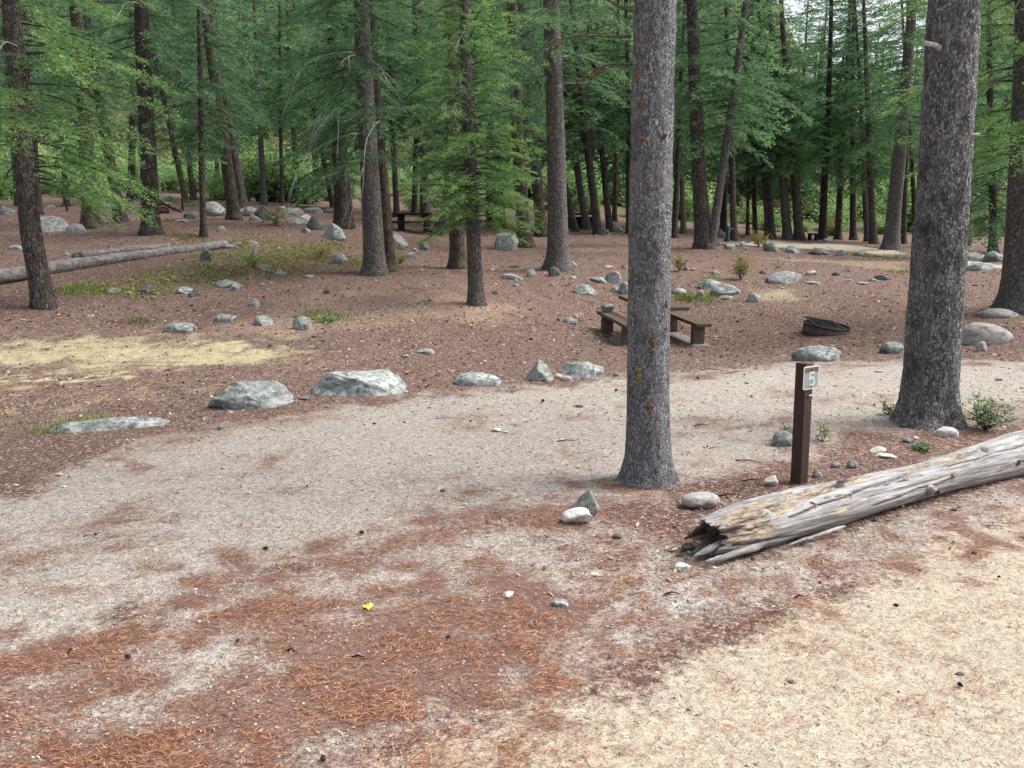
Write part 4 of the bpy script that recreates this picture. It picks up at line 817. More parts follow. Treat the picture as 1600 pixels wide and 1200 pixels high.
def on_trunk(T, px, py):
    root, P, r0, rt, H = T; Mi = root.matrix_world.inverted()
    o = Mi @ Vector((0, 0, CAM_H)); a = at_y(px, py, 10.0); d = (Mi @ Vector(a)) - o
    t = -(o.x * d.x + o.y * d.y) / (d.x ** 2 + d.y ** 2); p = o + d * t
    r = r0 + (rt - r0) * max(0, min(1, p.z / H)) ** 0.9; q2 = r * r - (p.x ** 2 + p.y ** 2)
    if q2 > 0: p = o + d * (t - math.sqrt(q2) / math.hypot(d.x, d.y))
    az = math.atan2(p.y, p.x)
    return Vector((math.cos(az) * r, math.sin(az) * r, p.z)), az
def scar(T, px, py, w, h, seed, mat='resin', name='resin_scar', thick=0.007):
    p, az = on_trunk(T, px, py); k = (T[1][1]) / F_PX; V, F = ico(3); V = V.copy()
    V = V * (1 + 0.45 * fbm(V * 1.7 + seed, 3))[:, None]; V = V * np.array([thick, w * k * 0.5, h * k * 0.5])
    obj(name, mesh_from(name, V, None, F, [M[mat]], smooth=True), T[0], (p.x * 0.992, p.y * 0.992, p.z), (0, 0, az))
for i, (x, y, w, h) in enumerate([(1014, 634, 11, 15), (1022, 533, 8, 16), (1019, 548, 8, 9), (1042, 475, 6, 12), (1042, 513, 6, 6), (1004, 218, 9, 8), (1038, 213, 8, 11), (1025, 76, 9, 11), (1042, 61, 5, 6), (1026, 275, 7, 8), (1020, 295, 6, 6), (1029, 114, 5, 6), (1002, 162, 8, 14), (996, 115, 6, 26)]):
    scar(TC, x, y, w, h, i)
for i, (x, y, w, h) in enumerate([(1026, 192, 4, 8), (1033, 150, 2, 24)]): scar(TC, x, y, w, h, 30 + i, 'knot_rim', 'bark_scar', 0.006)
for i, (x, y, w, h) in enumerate([(997, 578, 10, 8), (999, 588, 7, 12), (996, 598, 4, 5)]): scar(TC, x, y, w, h, 40 + i, 'lichen', 'lichen_patch', 0.008)
for i, (x, y, w, h) in enumerate([(1503, 33, 7, 9), (1508, 58, 6, 12), (1482, 165, 5, 7), (1469, 213, 4, 7), (1455, 310, 6, 9)]): scar(TR, x, y, w, h, 60 + i)
def stub(T, px, py, L, r, pitch, daz, mat='deadwood', name='branch_stub', az=None):
    p, a = on_trunk(T, px, py); a = (a if az is None else az) + daz
    A = np.array([[-0.06, 0, 0], [0.0, 0, 0], [L * 0.35, 0.004, 0.01], [L * 0.7, -0.004, 0.004], [L, 0.0, 0.0]])
    v, q, t = tube(A, [r * 1.7, r * 1.25, r, r * 0.95, r * 0.8], 12); v = v + 0.10 * r * fbm(v * 40, 2)[:, None]
    obj(name, mesh_from(name, v, q, t, [M[mat]], smooth=True), T[0], (p.x, p.y, p.z), (0, -pitch, a))
stub(TR, 1470, 76, 0.26, 0.020, 0.12, 0, az=math.pi + 0.55)
stub(TR, 1444, 137, 0.12, 0.014, 0.0, 0, az=math.pi + 0.2); stub(TR, 1516, 212, 0.08, 0.010, 0.1, 0, az=0.0)
stub(TC, 1003, 217, 0.03, 0.014, 0.1, 0, 'resin'); stub(TC, 1038, 213, 0.03, 0.014, 0.1, 0, 'resin')
# dry twiggy limbs with yellow lichen leaving the grey trunk
def limb(T, z, az, L, seed, pitch, mat=None, lich=4, forks=7, droop=0.25):
    me = dead_branch_mesh(seed, L, droop, M['deadwood_dark'] if mat is None else M[mat], forks, 0.011, 0.05); r = 0.15
    o = obj('dead_branch', me, T[0], (math.cos(az) * r, math.sin(az) * r, z), (0, -pitch, az)); rr = np.random.default_rng(seed)
    if lich:
        V, F = ico(2); co = np.array([v.co[:] for v in me.vertices])
        for i in range(lich):
            p = co[rr.integers(len(co))]; s = rr.uniform(0.008, 0.018); obj('lichen_tuft', mesh_from('lichen_tuft', V * (1 + 0.7 * fbm(V * 2 + i, 2))[:, None] * s * np.array([1.3, 1, 1]) + p, None, F, [M['lichen']]), o)
for i, (z, az, L, p) in enumerate([(3.10, 3.0, 0.65, 0.15), (3.25, 3.5, 0.75, 0.30), (2.95, 2.6, 0.55, 0.02), (3.30, 4.3, 0.4, 0.15), (3.42, 0.1, 0.6, 0.35), (3.45, 2.9, 0.9, 0.2), (3.35, 5.5, 0.35, 0.5)]):
    limb(TC, z, az, L, 700 + i, p)
limb(TR, 4.05, 3.3, 0.45, 721, 0.35, None, 5, 3)

# ---------------------------------------------------------------- trees one can single out
CR = {'T1': crown_mesh('crown', 601, 2.3, 15, 2.4, 0.085, FR_HI, FR_HS, 'needle_bright', 0.20, 0.4, (0.3, 0.9, 5.5), 0.95),
      'T14': crown_mesh('crown', 602, 2.7, 16, 2.4, 0.09, FR_HI, FR_HS, 'needle', 0.30, 0.4, (3.6, 0.9, 5.0), 0.8),
      'T15': crown_mesh('crown', 603, 1.6, 11.0, 1.45, 0.024, FR_HI, FR_HS, 'needle_bright', 0.10, 0.5, None, 0.85),
      'T51': crown_mesh('crown', 604, 2.7, 15, 2.6, 0.10, FR_HI, FR_HS, 'needle_bright', 0.15, 0.4, (2.6, 0.8, 6.0), 0.9)}
tree(66, 483, 33, (34, 60), 'curved dark conifer with pale swollen foot in front of the fallen log', 'fir_tree', crown=CR['T1'], H=16, bend=([0, 0.6, 1.4, 4], [0.05, -0.02, -0.12, -0.16]), rotz=0.0, dead=3, dead_z=(3.2, 5), flare=0.25, dead_az=(3.5, 0.6))
tree(586, 431, 34, (567, 20), 'tall straight grey-brown conifer paired with a mossy trunk touching it', 'fir_tree', crown=CR['T14'], H=15.5, rotz=0.0, mat='bark_grey', dead=16, dead_z=(3.0, 6.0), flare=0.35, dead_az=(3.3, 1.1))
tree(609, 424, 20, (590, 150), 'leaning mossy conifer pressed behind the tall grey-brown trunk', 'fir_tree', crown=CROWN_HI[1], mat='bark_moss', dead=3)
tree(744, 477, 24, (728, 40), 'slender grey conifer clothed in bright drooping boughs low on its trunk', 'fir_tree', crown=CR['T15'], H=13, rotz=0.4, mat='bark_grey', dead=14, dead_z=(2.2, 5.2), flare=0.42, dead_s=(0.5, 0.85))
tree(716, 420, 25, (708, 200), 'mossy conifer with broad flared foot standing behind the slender bright-boughed one', 'fir_tree', crown=CROWN_HI[0], mat='bark_moss', dead=5, flare=0.55)
tree(873, 422, 34, (861, 20), 'flaky-barked conifer with a pale scar and strongly flared foot', 'fir_tree', crown=CROWN_HI[1], H=16.5, mat='bark_grey', dead=12, dead_z=(3.2, 6.8), flare=0.6)
tree(1594, 487, 58, (1604, 180), 'broad-footed dark conifer above the flat smooth stone', 'fir_tree', crown=CR['T51'], H=17, rotz=0.0, mat='bark_grey', dead=5, flare=0.5)
tree(236, 367, 27, (225, 20), 'straight dark conifer with greenish foot in front of the overturned root mass', 'fir_tree', crown=CROWN_HI[1], H=16.5, dead=7, dead_z=(3, 7), flare=0.5)
tree(319, 371, 10, (309, 90), 'pole-thin dark conifer by the tip of the long fallen log', 'fir_tree', crown=CROWN_LO[2], H=13, dead=8, dead_z=(2, 5), cscale=0.75, pale_dead=False)
tree(143, 357, 26, (130, 200), 'mossy leaning conifer beside the rounder pale boulder', 'fir_tree', crown=CROWN_HI[0], mat='bark_moss', dead=5)
tree(188, 348, 18, (166, 210), 'dark leaning conifer between the mossy leaning one and the root mass', 'fir_tree', crown=CROWN_HI[2], dead=5)
tree(367, 344, 20, (345, 200), 'mossy front half of a pair of leaning conifers by the boulder line', 'fir_tree', crown=CROWN_HI[2], mat='bark_moss', dead=3)
tree(381, 330, 16, (356, 190), 'rear half of a pair of leaning conifers by the boulder line', 'fir_tree', crown=CROWN_LO[0], dead=2)
tree(535, 357, 24, (529, 230), 'stout dark conifer above the pale triangular boulder', 'fir_tree', crown=CROWN_HI[1], dead=3)
tree(549, 357, 10, (541, 270), 'thin conifer growing against the stout dark one', 'fir_tree', crown=CROWN_LO[2], H=13)
tree(521, 327, 9, (506, 250), 'thin slanting conifer just behind the stout dark one', 'fir_tree', crown=CROWN_LO[5], H=12)
tree(820, 387, 23, (806, 140), 'yellow-mossed conifer next to the squat grey boulder', 'fir_tree', crown=CROWN_HI[0], mat='bark_moss', dead=5, flare=0.5)
tree(847, 370, 19, (837, 260), 'mossy conifer between the yellow-mossed one and the flaky-barked one', 'fir_tree', crown=CROWN_HI[2], mat='bark_moss', dead=2)
tree(1099, 389, 26, (1090, 190), 'stout dark conifer with a slanting thinner trunk crossing its foot', 'fir_tree', crown=CROWN_HI[1], H=16.5, flare=0.5)
tree(1110, 389, 14, (1134, 230), 'thinner conifer slanting away from the foot of the stout dark one', 'fir_tree', crown=CROWN_LO[0], mat='bark_grey')
tree(1391, 390, 24, (1413, 160), 'grey leaning conifer with flared foot at the edge of the far road', 'fir_tree', crown=CROWN_HI[0], mat='bark_grey', flare=0.5)
tree(1551, 396, 12, (1549, 290), 'slim conifer beyond two touching boulders', 'fir_tree', crown=CROWN_LO[5], H=14)
tree(983, 366, 10, (979, 60), 'straight dark pole conifer half behind the speckled grey trunk', 'fir_tree', crown=CROWN_LO[1], H=15.5)
FAR = [(62, 336, 9, (57, 270)), (205, 313, 12, (207, 170)), (291, 317, 10, (279, 260)), (303, 313, 10, (296, 250)), (413, 320, 10, (408, 230)), (441, 327, 7, (438, 90)), (620, 339, 10, (616, 250)), (648, 337, 10, (650, 250)), (665, 340, 17, (660, 230)),
       (690, 352, 9, (697, 290)), (765, 355, 11, (763, 270)), (776, 349, 10, (770, 270)), (786, 357, 10, (777, 260)), (900, 362, 11, (882, 290)), (917, 359, 12, (897, 230)), (935, 367, 14, (921, 250)), (953, 362, 11, (942, 250)), (960, 347, 8, (962, 250)),
       (1053, 372, 10, (1058, 270)), (1068, 366, 9, (1066, 280)), (1130, 362, 12, (1131, 270)), (1147, 376, 11, (1142, 240)), (1168, 368, 6, (1168, 310)), (1207, 373, 9, (1203, 310)), (1231, 374, 15, (1221, 250)), (1249, 375, 16, (1238, 230)), (1285, 375, 13, (1290, 220)),
       (1309, 374, 11, (1314, 280)), (1333, 375, 11, (1333, 250)), (1356, 377, 10, (1352, 300)), (1365, 381, 12, (1356, 200)), (1412, 381, 8, (1415, 250)), (1432, 380, 8, (1425, 260)), (1200, 372, 10, (1198, 330)), (1512, 384, 9, (1517, 260)), (105, 322, 9, (100, 250)), (28, 322, 9, (20, 200)), (465, 318, 9, (460, 220)), (495, 316, 10, (492, 240)), (340, 310, 9, (338, 240)), (1004, 358, 9, (1003, 200)), (1180, 369, 8, (1177, 280))]
FL = {'bark': 'dark brown bare-stemmed conifer among the crowded trunks behind the clearing', 'bark_moss': 'moss-streaked conifer among the crowded trunks behind the clearing', 'bark_grey': 'lighter grey-stemmed conifer among the crowded trunks behind the clearing'}
for i, (x, y, w, top) in enumerate(FAR):
    mk = 'bark_moss' if i % 5 == 2 else 'bark_grey' if i % 5 == 4 else 'bark'
    tree(x, y, w, top, FL[mk], 'fir_tree', {'bark': 'dark', 'bark_moss': 'mossy', 'bark_grey': 'grey'}[mk] + ' crowded trunks behind the clearing', CROWN_LO[(i * 3) % 5], mat=mk, dead=0 if w < 10 else 2, n=10, cscale=0.85 + 0.3 * ((i * 37) % 10) / 10, H=(15, 16, 14, 16, 15)[(i * 3) % 5] * (0.85 + 0.3 * ((i * 37) % 10) / 10) - 0.4)
# deeper rows behind
TRK = [trunk_mesh('trunk', 12.6, 0.18 + 0.03 * i, 0.03, 800 + i, M['bark'], 9, 14, 0.4) for i in range(3)]
rr = random.Random(5); nfill = 0; used = []
for _ in range(2200):
    if nfill >= 190: break
    Y = 62 + 42 * rr.random() ** 1.2; X = rr.uniform(-1, 1) * (Y * 0.72 + 3)
    if any((X - a) ** 2 + (Y - b) ** 2 < (2.3 + 0.012 * Y) ** 2 for a, b in used): continue
    if 0.405 < X / Y < 0.445 and Y > 66: continue
    used.append((X, Y)); nfill += 1
    root = empty('fir_tree', (X, Y, float(G(X, Y)[0])), (rr.uniform(-0.04, 0.04), rr.uniform(-0.06, 0.06), rr.uniform(0, 6.28)))
    tag(root, 'conifer crowding the dense wood behind the clearing, foliage merging with its neighbours', 'tree', 'trees of the dense wood behind')
    s = rr.uniform(0.8, 1.25); root.scale = (s, s, s)
    obj('trunk', TRK[nfill % 3], root); obj('crown', CROWN_LO[rr.choice((6, 2, 6, 4, 5, 5))], root)
for i in range(62):                                             # young firs with foliage almost to the ground, behind the far road
    X = -2 + 36 * rr.random(); Y = 55 + 10 * rr.random(); root = empty('fir_tree', (X, Y, float(G(X, Y)[0])), (0, 0, rr.uniform(0, 6.28))); s = rr.uniform(0.6, 1.15); root.scale = (s, s, s)
    tag(root, 'fir with foliage hanging low behind the crowded trunks', 'tree', 'low-hanging firs behind the far trunks'); obj('trunk', TRK[i % 3], root); obj('crown', CROWN_LO[5 if i % 3 else 6], root)
# the wooded hillside far behind, one mass
acc = Acc(); r_ = np.random.default_rng(77)
for i in range(240):
    Y = 92 + 130 * r_.random() ** 1.2; X = (r_.random() * 2 - 1) * (Y * 0.78 + 4); z0 = float(G(X, Y)[0])
    if 0.395 < X / Y < 0.455: continue
    Ht = r_.uniform(14, 22); z = 1.5; az = r_.random() * 6
    while z < Ht:
        t = z / Ht; az += 2.4; L = (2.9 * (1 - t) + 0.5) * r_.uniform(0.7, 1.2); put_frond(acc, FR_XL[r_.integers(3)], L, np.array([X, Y, z0 + z]), az, -0.25 + 0.5 * t, 0, r_.normal(0, 0.08)); z += 0.85
tag(obj('far_forest', acc.mesh('far_forest', [M['twig'], M['needle']])), 'distant conifer-covered hillside rising behind the wood', 'forest', kind='stuff')
# ================================================================ shrubs and small plants
def shrub_mesh(name, w, h, nst, nleaf, ls, mat, seed, stem_r=0.006, open_=0.6, sphere=False):
    r = np.random.default_rng(seed); acc = Acc()
    for i in range(nst):
        a = r.random() * 6.28; sp_ = r.random() ** 0.6 * w * 0.5; hh = h * r.uniform(0.5, 1.0) * (1 - 0.35 * (sp_ / (w * 0.5)) ** 2); t = np.linspace(0, 1, 6); kx = r.normal(0, 0.04, 2)
        A = np.stack([np.cos(a) * sp_ * t ** 1.2 + kx[0] * np.sin(t * 6), np.sin(a) * sp_ * t ** 1.2 + kx[1] * np.sin(t * 5), hh * t], 1)
        v, q, tt = tube(A, np.linspace(stem_r, stem_r * 0.4, 6), 4, False); acc.add(v, q, None, 0, 0.3)
        m = max(3, int(nleaf / nst)); u = (1 - open_) + open_ * r.random(m); C = np.stack([np.interp(u, t, A[:, c]) for c in range(3)], 1) + r.normal(0, 0.085 * w, (m, 3)) * np.array([1, 1, 0.6]); C[:, 2] = np.abs(C[:, 2])
        D = r.normal(0, 1, (m, 3)); D[:, 2] = D[:, 2] * 0.5; D /= np.linalg.norm(D, axis=1)[:, None]; N = r.normal(0, 0.6, (m, 3)) + np.array([0, 0, 1]); U = np.cross(D, N); U /= np.linalg.norm(U, axis=1)[:, None] + 1e-9; s = ls * r.uniform(0.6, 1.2, m)[:, None]
        V = np.stack([C - D * s, C + U * s * 0.5, C + D * s, C - U * s * 0.5], 1).reshape(-1, 3)
        acc.add(V, np.arange(m * 4).reshape(-1, 4), None, 1, np.repeat(np.clip(r.normal(0.45, 0.2, m) + 0.2 * u + r.normal(0, 0.1), 0, 1), 4))
    return acc.mesh(name, [M['twig'], M[mat]])
def shrub(px, py, w, h, label, mat='leaf', nst=14, nleaf=500, ls=0.02, name='shrub', group=None, open_=0.7, sr=0.005):
    P = hit(px, py); k = px_m(P); o = obj(name, shrub_mesh(name, w * k, h * k, nst, nleaf, ls, mat, int(px + py), sr, open_), None, P); return tag(o, label, 'shrub', group)
shrub(1157, 436, 46, 52, 'bushy yellow-green shrub on the slope above the broad flat slab', 'leaf_yellow', 22, 900, 0.030)
shrub(1062, 424, 26, 34, 'yellow-green shrub at the edge of the speckled grey trunk', 'leaf_yellow', 12, 420, 0.030)
shrub(1540, 672, 100, 70, 'sprawling blue-green bush between the log and the thick dark trunk', 'leaf_bluegreen', 20, 620, 0.022)
shrub(1388, 648, 28, 30, 'sparse yellowing sprig against the foot of the thick dark trunk', 'leaf_yellow', 8, 110, 0.017)
shrub(1228, 690, 34, 34, 'small leafy sprig on the stone behind the number post', 'leaf_bluegreen', 9, 170, 0.017)
shrub(1285, 690, 56, 44, 'thin reddish-stemmed sprig beside the number post', 'leaf_yellow', 9, 120, 0.017, open_=0.6, sr=0.003)
shrub(1440, 704, 40, 16, 'low leafy sprig close behind the log', 'leaf_bluegreen', 10, 180, 0.017)
shrub(395, 418, 46, 40, 'dark leafy bush at the tip of the fallen log', 'leaf', 16, 600, 0.026)
shrub(432, 352, 56, 40, 'brownish-green bush among the line of boulders', 'leaf_yellow', 18, 700, 0.034)
shrub(500, 405, 44, 34, 'yellowing bush beside the round mossy stone', 'leaf_yellow', 14, 420, 0.028)
shrub(625, 412, 36, 30, 'reddish-brown bush behind the tall paired trunks', 'leaf_yellow', 14, 360, 0.026)
shrub(1185, 386, 46, 32, 'yellow-green bush beside the far road boulders', 'leaf_yellow', 16, 560, 0.04)
shrub(1108, 446, 44, 28, 'loose leafy bush over the jagged rock', 'leaf_yellow', 12, 260, 0.026)
shrub(515, 503, 44, 12, 'flat bright green weed patch beside the upright round rock', 'leaf', 24, 360, 0.022)
shrub(1215, 420, 30, 18, 'thin yellow weed above the broad flat slab', 'leaf_yellow', 8, 70, 0.024)
SH = [shrub_mesh('shrub', 3.2, 2.3, 40, 2600, 0.085, 'leaf', 900 + i, 0.012, 0.85) for i in range(3)]
SH.append(shrub_mesh('shrub', 2.2, 2.0, 30, 1500, 0.085, 'leaf_yellow', 910, 0.012, 0.85))
rs = random.Random(9)
for i in range(190):
    if i < 110: X = rs.uniform(-34, -1); Y = rs.uniform(41, 62)
    else: X = rs.uniform(-1, 34); Y = rs.uniform(45, 70)
    si = rs.randrange(3) if rs.random() < 0.88 else 3
    o = obj('shrub', SH[si], None, (X, Y, float(G(X, Y)[0]) - 0.05), (0, 0, rs.uniform(0, 6.28))); s = rs.choice((0.45, 0.6, 0.8, 1.0, 1.25, 1.7)) * rs.uniform(0.85, 1.15); o.scale = (s, s, s * rs.uniform(0.7, 1.1))
    tag(o, *(('yellowing shrub in the undergrowth behind the far trunks', 'shrub', 'yellowing undergrowth shrubs') if si == 3 else ('light green leafy shrub in the undergrowth behind the far trunks', 'shrub', 'light green undergrowth shrubs')))

# ================================================================ number post
PP = hit(1252, 757); kpp = px_m(PP); post = empty('number_post', (PP[0], PP[1] + 0.05, PP[2]), (0, 0, 0)); a_side = 0.088
tag(post, 'short brown square post with white-rimmed number 5 sign behind the log', 'post')
YAW = math.radians(-56); PH = 187 * kpp / math.cos(PITCH + 0.12) * 0.97
post.rotation_euler = (0, math.radians(-1.2), YAW)
bm_obj('post_shaft', box_bm(a_side, a_side, PH + 0.15, 0.004, 2, (0, 0, (PH - 0.15) / 2)), M['post'], post)
# local -Y is the left-front face after the yaw, local +X the right-front face
def rrect(w, h, r, y, t, cx, cz):
    bm = bmesh.new(); pts = []
    for (sx, sz, a0) in ((1, 1, 0), (-1, 1, 90), (-1, -1, 180), (1, -1, 270)):
        for i in range(6):
            a = math.radians(a0 + i * 18); pts.append((cx + sx * (w / 2 - r) + math.cos(a) * r, cz + sz * (h / 2 - r) + math.sin(a) * r))
    f = bm.faces.new([bm.verts.new((0, p[0], p[1])) for p in pts]); e = bmesh.ops.extrude_face_region(bm, geom=[f])
    bmesh.ops.translate(bm, vec=(t, 0, 0), verts=[v for v in e['geom'] if isinstance(v, bmesh.types.BMVert)]); bmesh.ops.translate(bm, vec=(y, 0, 0), verts=bm.verts)
    bmesh.ops.recalc_face_normals(bm, faces=bm.faces)
    return bm
sx0 = a_side / 2 + 0.001; SW, SH_ = 0.175, 0.168; scy, scz = 0.016, PH - 0.102
sign = bm_obj('sign_plate', rrect(SW, SH_, 0.016, sx0, 0.004, scy, scz), M['sign_white'], post); sign['label'] = 'white-rimmed sign plate reading 5'
bm_obj('sign_panel', rrect(SW - 0.018, SH_ - 0.018, 0.009, sx0 + 0.004, 0.0012, scy, scz), M['sign_grey'], sign)
bm_obj('sign_band', box_bm(0.0012, SW - 0.021, 0.034, 0, 1, (sx0 + 0.0059, scy, scz + SH_ / 2 - 0.028)), M['sign_brown'], sign)
pt5 = []          # numeral 5: one stroke of even width
cxs = [(0.026, 0.048), (-0.019, 0.048), (-0.023, 0.006)]; arc = [(0.002 + 0.0285 * math.cos(math.radians(a)), -0.016 + 0.0295 * math.sin(math.radians(a))) for a in range(136, -150, -13)]
path = np.array(cxs + arc); Wt = 0.0072
d_ = np.gradient(path, axis=0); d_ /= np.linalg.norm(d_, axis=1)[:, None]; bm = bmesh.new()
def seg_quad(p, q):
    d = (q - p) / np.linalg.norm(q - p); nn = np.array([-d[1], d[0]]) * Wt; p = p - d * Wt * 0.55; q = q + d * Wt * 0.55
    return [p - nn, q - nn, q + nn, p + nn]
for i in range(len(path) - 1):
    qd = seg_quad(path[i], path[i + 1]); dx = sx0 + 0.0066 + 0.00004 * i
    bm.faces.new([bm.verts.new((dx, scy + 0.002 + c[0], scz - 0.012 + c[1])) for c in qd])
bm_obj('numeral', bm, M['sign_white'], sign)
for dz in (SH_ / 2 - 0.030, -SH_ / 2 + 0.022): bm_obj('bolt', cyl_bm(0.006, 0.006, 0.006, 12, (sx0 + 0.0085, scy + 0.0, scz + dz), 'X'), M['bolt'], sign)
bm_obj('clip', box_bm(0.010, 0.032, 0.010, 0.002, 1, (sx0 + 0.004, 0.012, PH - 0.232)), M['steel'], post)
bm_obj('clip_screw', cyl_bm(0.007, 0.007, 0.008, 10, (sx0 + 0.003, -0.010, PH - 0.236), 'X'), M['bolt'], post)

# ================================================================ weathered log by the road
def to_cam(p): return np.array([p[0], p[1]]) / math.hypot(p[0], p[1])
rl, rrg = 0.132, 0.154
A0 = LOG_A + np.r_[to_cam(LOG_A) * rl * 0.9, 0]; B0 = LOG_B + np.r_[to_cam(LOG_B) * rrg * 0.9, 0]; dirL = (B0 - A0); LEN = np.linalg.norm(dirL[:2]) + 1.6
yawL = math.atan2(dirL[1], dirL[0]); log = empty('fallen_log', (A0[0], A0[1], float(G(A0[0], A0[1])[0])), (0, 0, yawL)); tag(log, 'weathered silver log with orange knots and splintered hollow end beside the road', 'log')
n, m = 120, 330; u = np.r_[np.linspace(0, 0.5, 90)[:-1], np.linspace(0.5, LEN, m - 89)]; th = np.arange(n) * 2 * np.pi / n; U, TH = np.meshgrid(u, th, indexing='ij')
RR = rl + (rrg - rl) * np.clip(U / (LEN - 1.6), 0, 1.2) + 0.02 * np.sin(U * 2.1 + 0.5)
c, s = np.cos(TH), np.sin(TH)          # s>0 top, c<0 towards the road (local -Y)
RR = RR * (1 + 0.10 * fbm(np.stack([U.ravel() * 1.6, c.ravel() * 1.2, s.ravel() * 1.2], 1), 3).reshape(RR.shape)) + 0.008 * fbm(np.stack([U.ravel() * 2.5, c.ravel() * 9, s.ravel() * 9], 1), 3).reshape(RR.shape) + 0.004 * fbm(np.stack([U.ravel() * 8, c.ravel() * 22, s.ravel() * 22], 1), 2).reshape(RR.shape)
def blob(u0, a0, su, sa): return np.exp(-((U - u0) / su) ** 2 - ((np.angle(np.exp(1j * (TH - a0)))) / sa) ** 2)
rot = np.zeros_like(RR); yel = np.zeros_like(RR); drk = np.zeros_like(RR)
TOP, FRONT = math.pi / 2, math.pi        # angles in the section: pi/2 up, pi road side
for (u0, a0, su, sa, dep) in [(0.35, TOP + 0.5, 0.40, 0.55, 0.035), (0.85, TOP + 0.15, 0.28, 0.35, 0.05), (1.95, TOP - 0.05, 0.22, 0.35, 0.045), (2.40, TOP + 0.05, 0.30, 0.38, 0.06), (0.15, FRONT - 0.3, 0.30, 0.5, 0.02), (1.25, TOP, 0.30, 0.3, 0.012)]:
    g = blob(u0, a0, su, sa); RR -= dep * g * (1 + 0.8 * fbm(np.stack([U.ravel() * 9, c.ravel() * 6, s.ravel() * 6], 1), 3).reshape(RR.shape)); rot = np.maximum(rot, g * 1.1)
for (u0, a0, su, sa) in [(0.62, FRONT + 0.35, 0.10, 0.45), (0.98, FRONT - 0.05, 0.12, 0.35), (0.55, TOP + 0.75, 0.25, 0.2), (2.35, TOP - 0.2, 0.2, 0.2), (1.35, TOP + 0.2, 0.3, 0.2)]: yel = np.maximum(yel, 0.58 * blob(u0, a0, su, sa) * (1 + 0.9 * fbm(np.stack([U.ravel() * 5, c.ravel() * 9, s.ravel() * 9], 1), 3).reshape(RR.shape)))
for (u0, u1, a0, da, w) in [(0.55, 1.75, FRONT - 0.45, -0.55, 0.030), (0.05, 0.9, FRONT + 0.2, 0.25, 0.04), (1.3, 2.2, FRONT + 0.1, -0.25, 0.022), (2.2, LEN, FRONT - 0.85, -0.15, 0.028), (0.0, 0.75, TOP - 0.35, 0.1, 0.05), (0.9, 1.9, TOP + 0.75, 0.1, 0.018)]:
    t = np.clip((U - u0) / (u1 - u0), 0, 1); a = a0 + da * t + 0.04 * np.sin(U * 13); on_ = ((U > u0) & (U < u1)).astype(float); e = np.exp(-((np.angle(np.exp(1j * (TH - a)))) / w) ** 2) * on_; RR -= 0.026 * e; drk = np.maximum(drk, e * 0.85)
RR += 0.016 * np.clip(rot, 0, 1) * fbm(np.stack([U.ravel() * 10, c.ravel() * 26, s.ravel() * 26], 1), 3).reshape(RR.shape)
ragg = 0.16 * (0.5 + 0.5 * fbm(np.stack([c.ravel() * 2.4, s.ravel() * 2.4, np.zeros(c.size) + 3], 1), 3).reshape(RR.shape)) + 0.05 * fbm(np.stack([c.ravel() * 11, s.ravel() * 11, np.zeros(c.size) + 9], 1), 2).reshape(RR.shape)
UX = U + np.clip(1 - U / 0.5, 0, 1) ** 1.5 * (ragg - 0.05)
lim = np.clip(1 - 0.20 * np.clip(1 - U / 0.35, 0, 1) ** 2, 0.2, 1)
Vx, Vy, Vz = UX, c * RR * lim, s * RR * lim * 0.96 + rl * 0.82 + (rrg - rl) * np.clip(U / (LEN - 1.6), 0, 1.2) * 0.82
V = np.stack([Vx, Vy, Vz], -1).reshape(-1, 3); i = np.arange(m - 1)[:, None] * n; i = np.arange(len(u) - 1)[:, None] * n; j = np.arange(n)[None]; k = (j + 1) % n
Q = np.stack([i + j, i + n + j, i + n + k, i + k], -1).reshape(-1, 4)
# hollow, dark inside of the broken end and a closed far end
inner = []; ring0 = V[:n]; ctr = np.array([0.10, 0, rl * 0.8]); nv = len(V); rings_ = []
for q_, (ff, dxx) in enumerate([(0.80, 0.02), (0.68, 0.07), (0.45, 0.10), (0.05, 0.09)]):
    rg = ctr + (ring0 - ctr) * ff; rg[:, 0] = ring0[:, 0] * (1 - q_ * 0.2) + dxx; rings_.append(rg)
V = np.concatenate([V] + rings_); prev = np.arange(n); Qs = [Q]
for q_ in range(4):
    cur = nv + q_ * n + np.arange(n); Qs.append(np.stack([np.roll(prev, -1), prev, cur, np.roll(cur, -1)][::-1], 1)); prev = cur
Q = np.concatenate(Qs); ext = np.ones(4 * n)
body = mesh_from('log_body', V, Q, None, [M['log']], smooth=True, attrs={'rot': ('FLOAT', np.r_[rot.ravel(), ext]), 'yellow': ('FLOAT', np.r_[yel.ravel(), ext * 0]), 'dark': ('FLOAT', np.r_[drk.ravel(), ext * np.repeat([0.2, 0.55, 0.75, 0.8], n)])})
obj('log_body', body, log)
def log_pt(u0, a0, out=0.0):
    r_l = (rl + (rrg - rl) * u0 / (LEN - 1.6)); return Vector((u0, math.cos(a0) * (r_l + out), math.sin(a0) * (r_l + out) * 0.96 + r_l * 0.82))
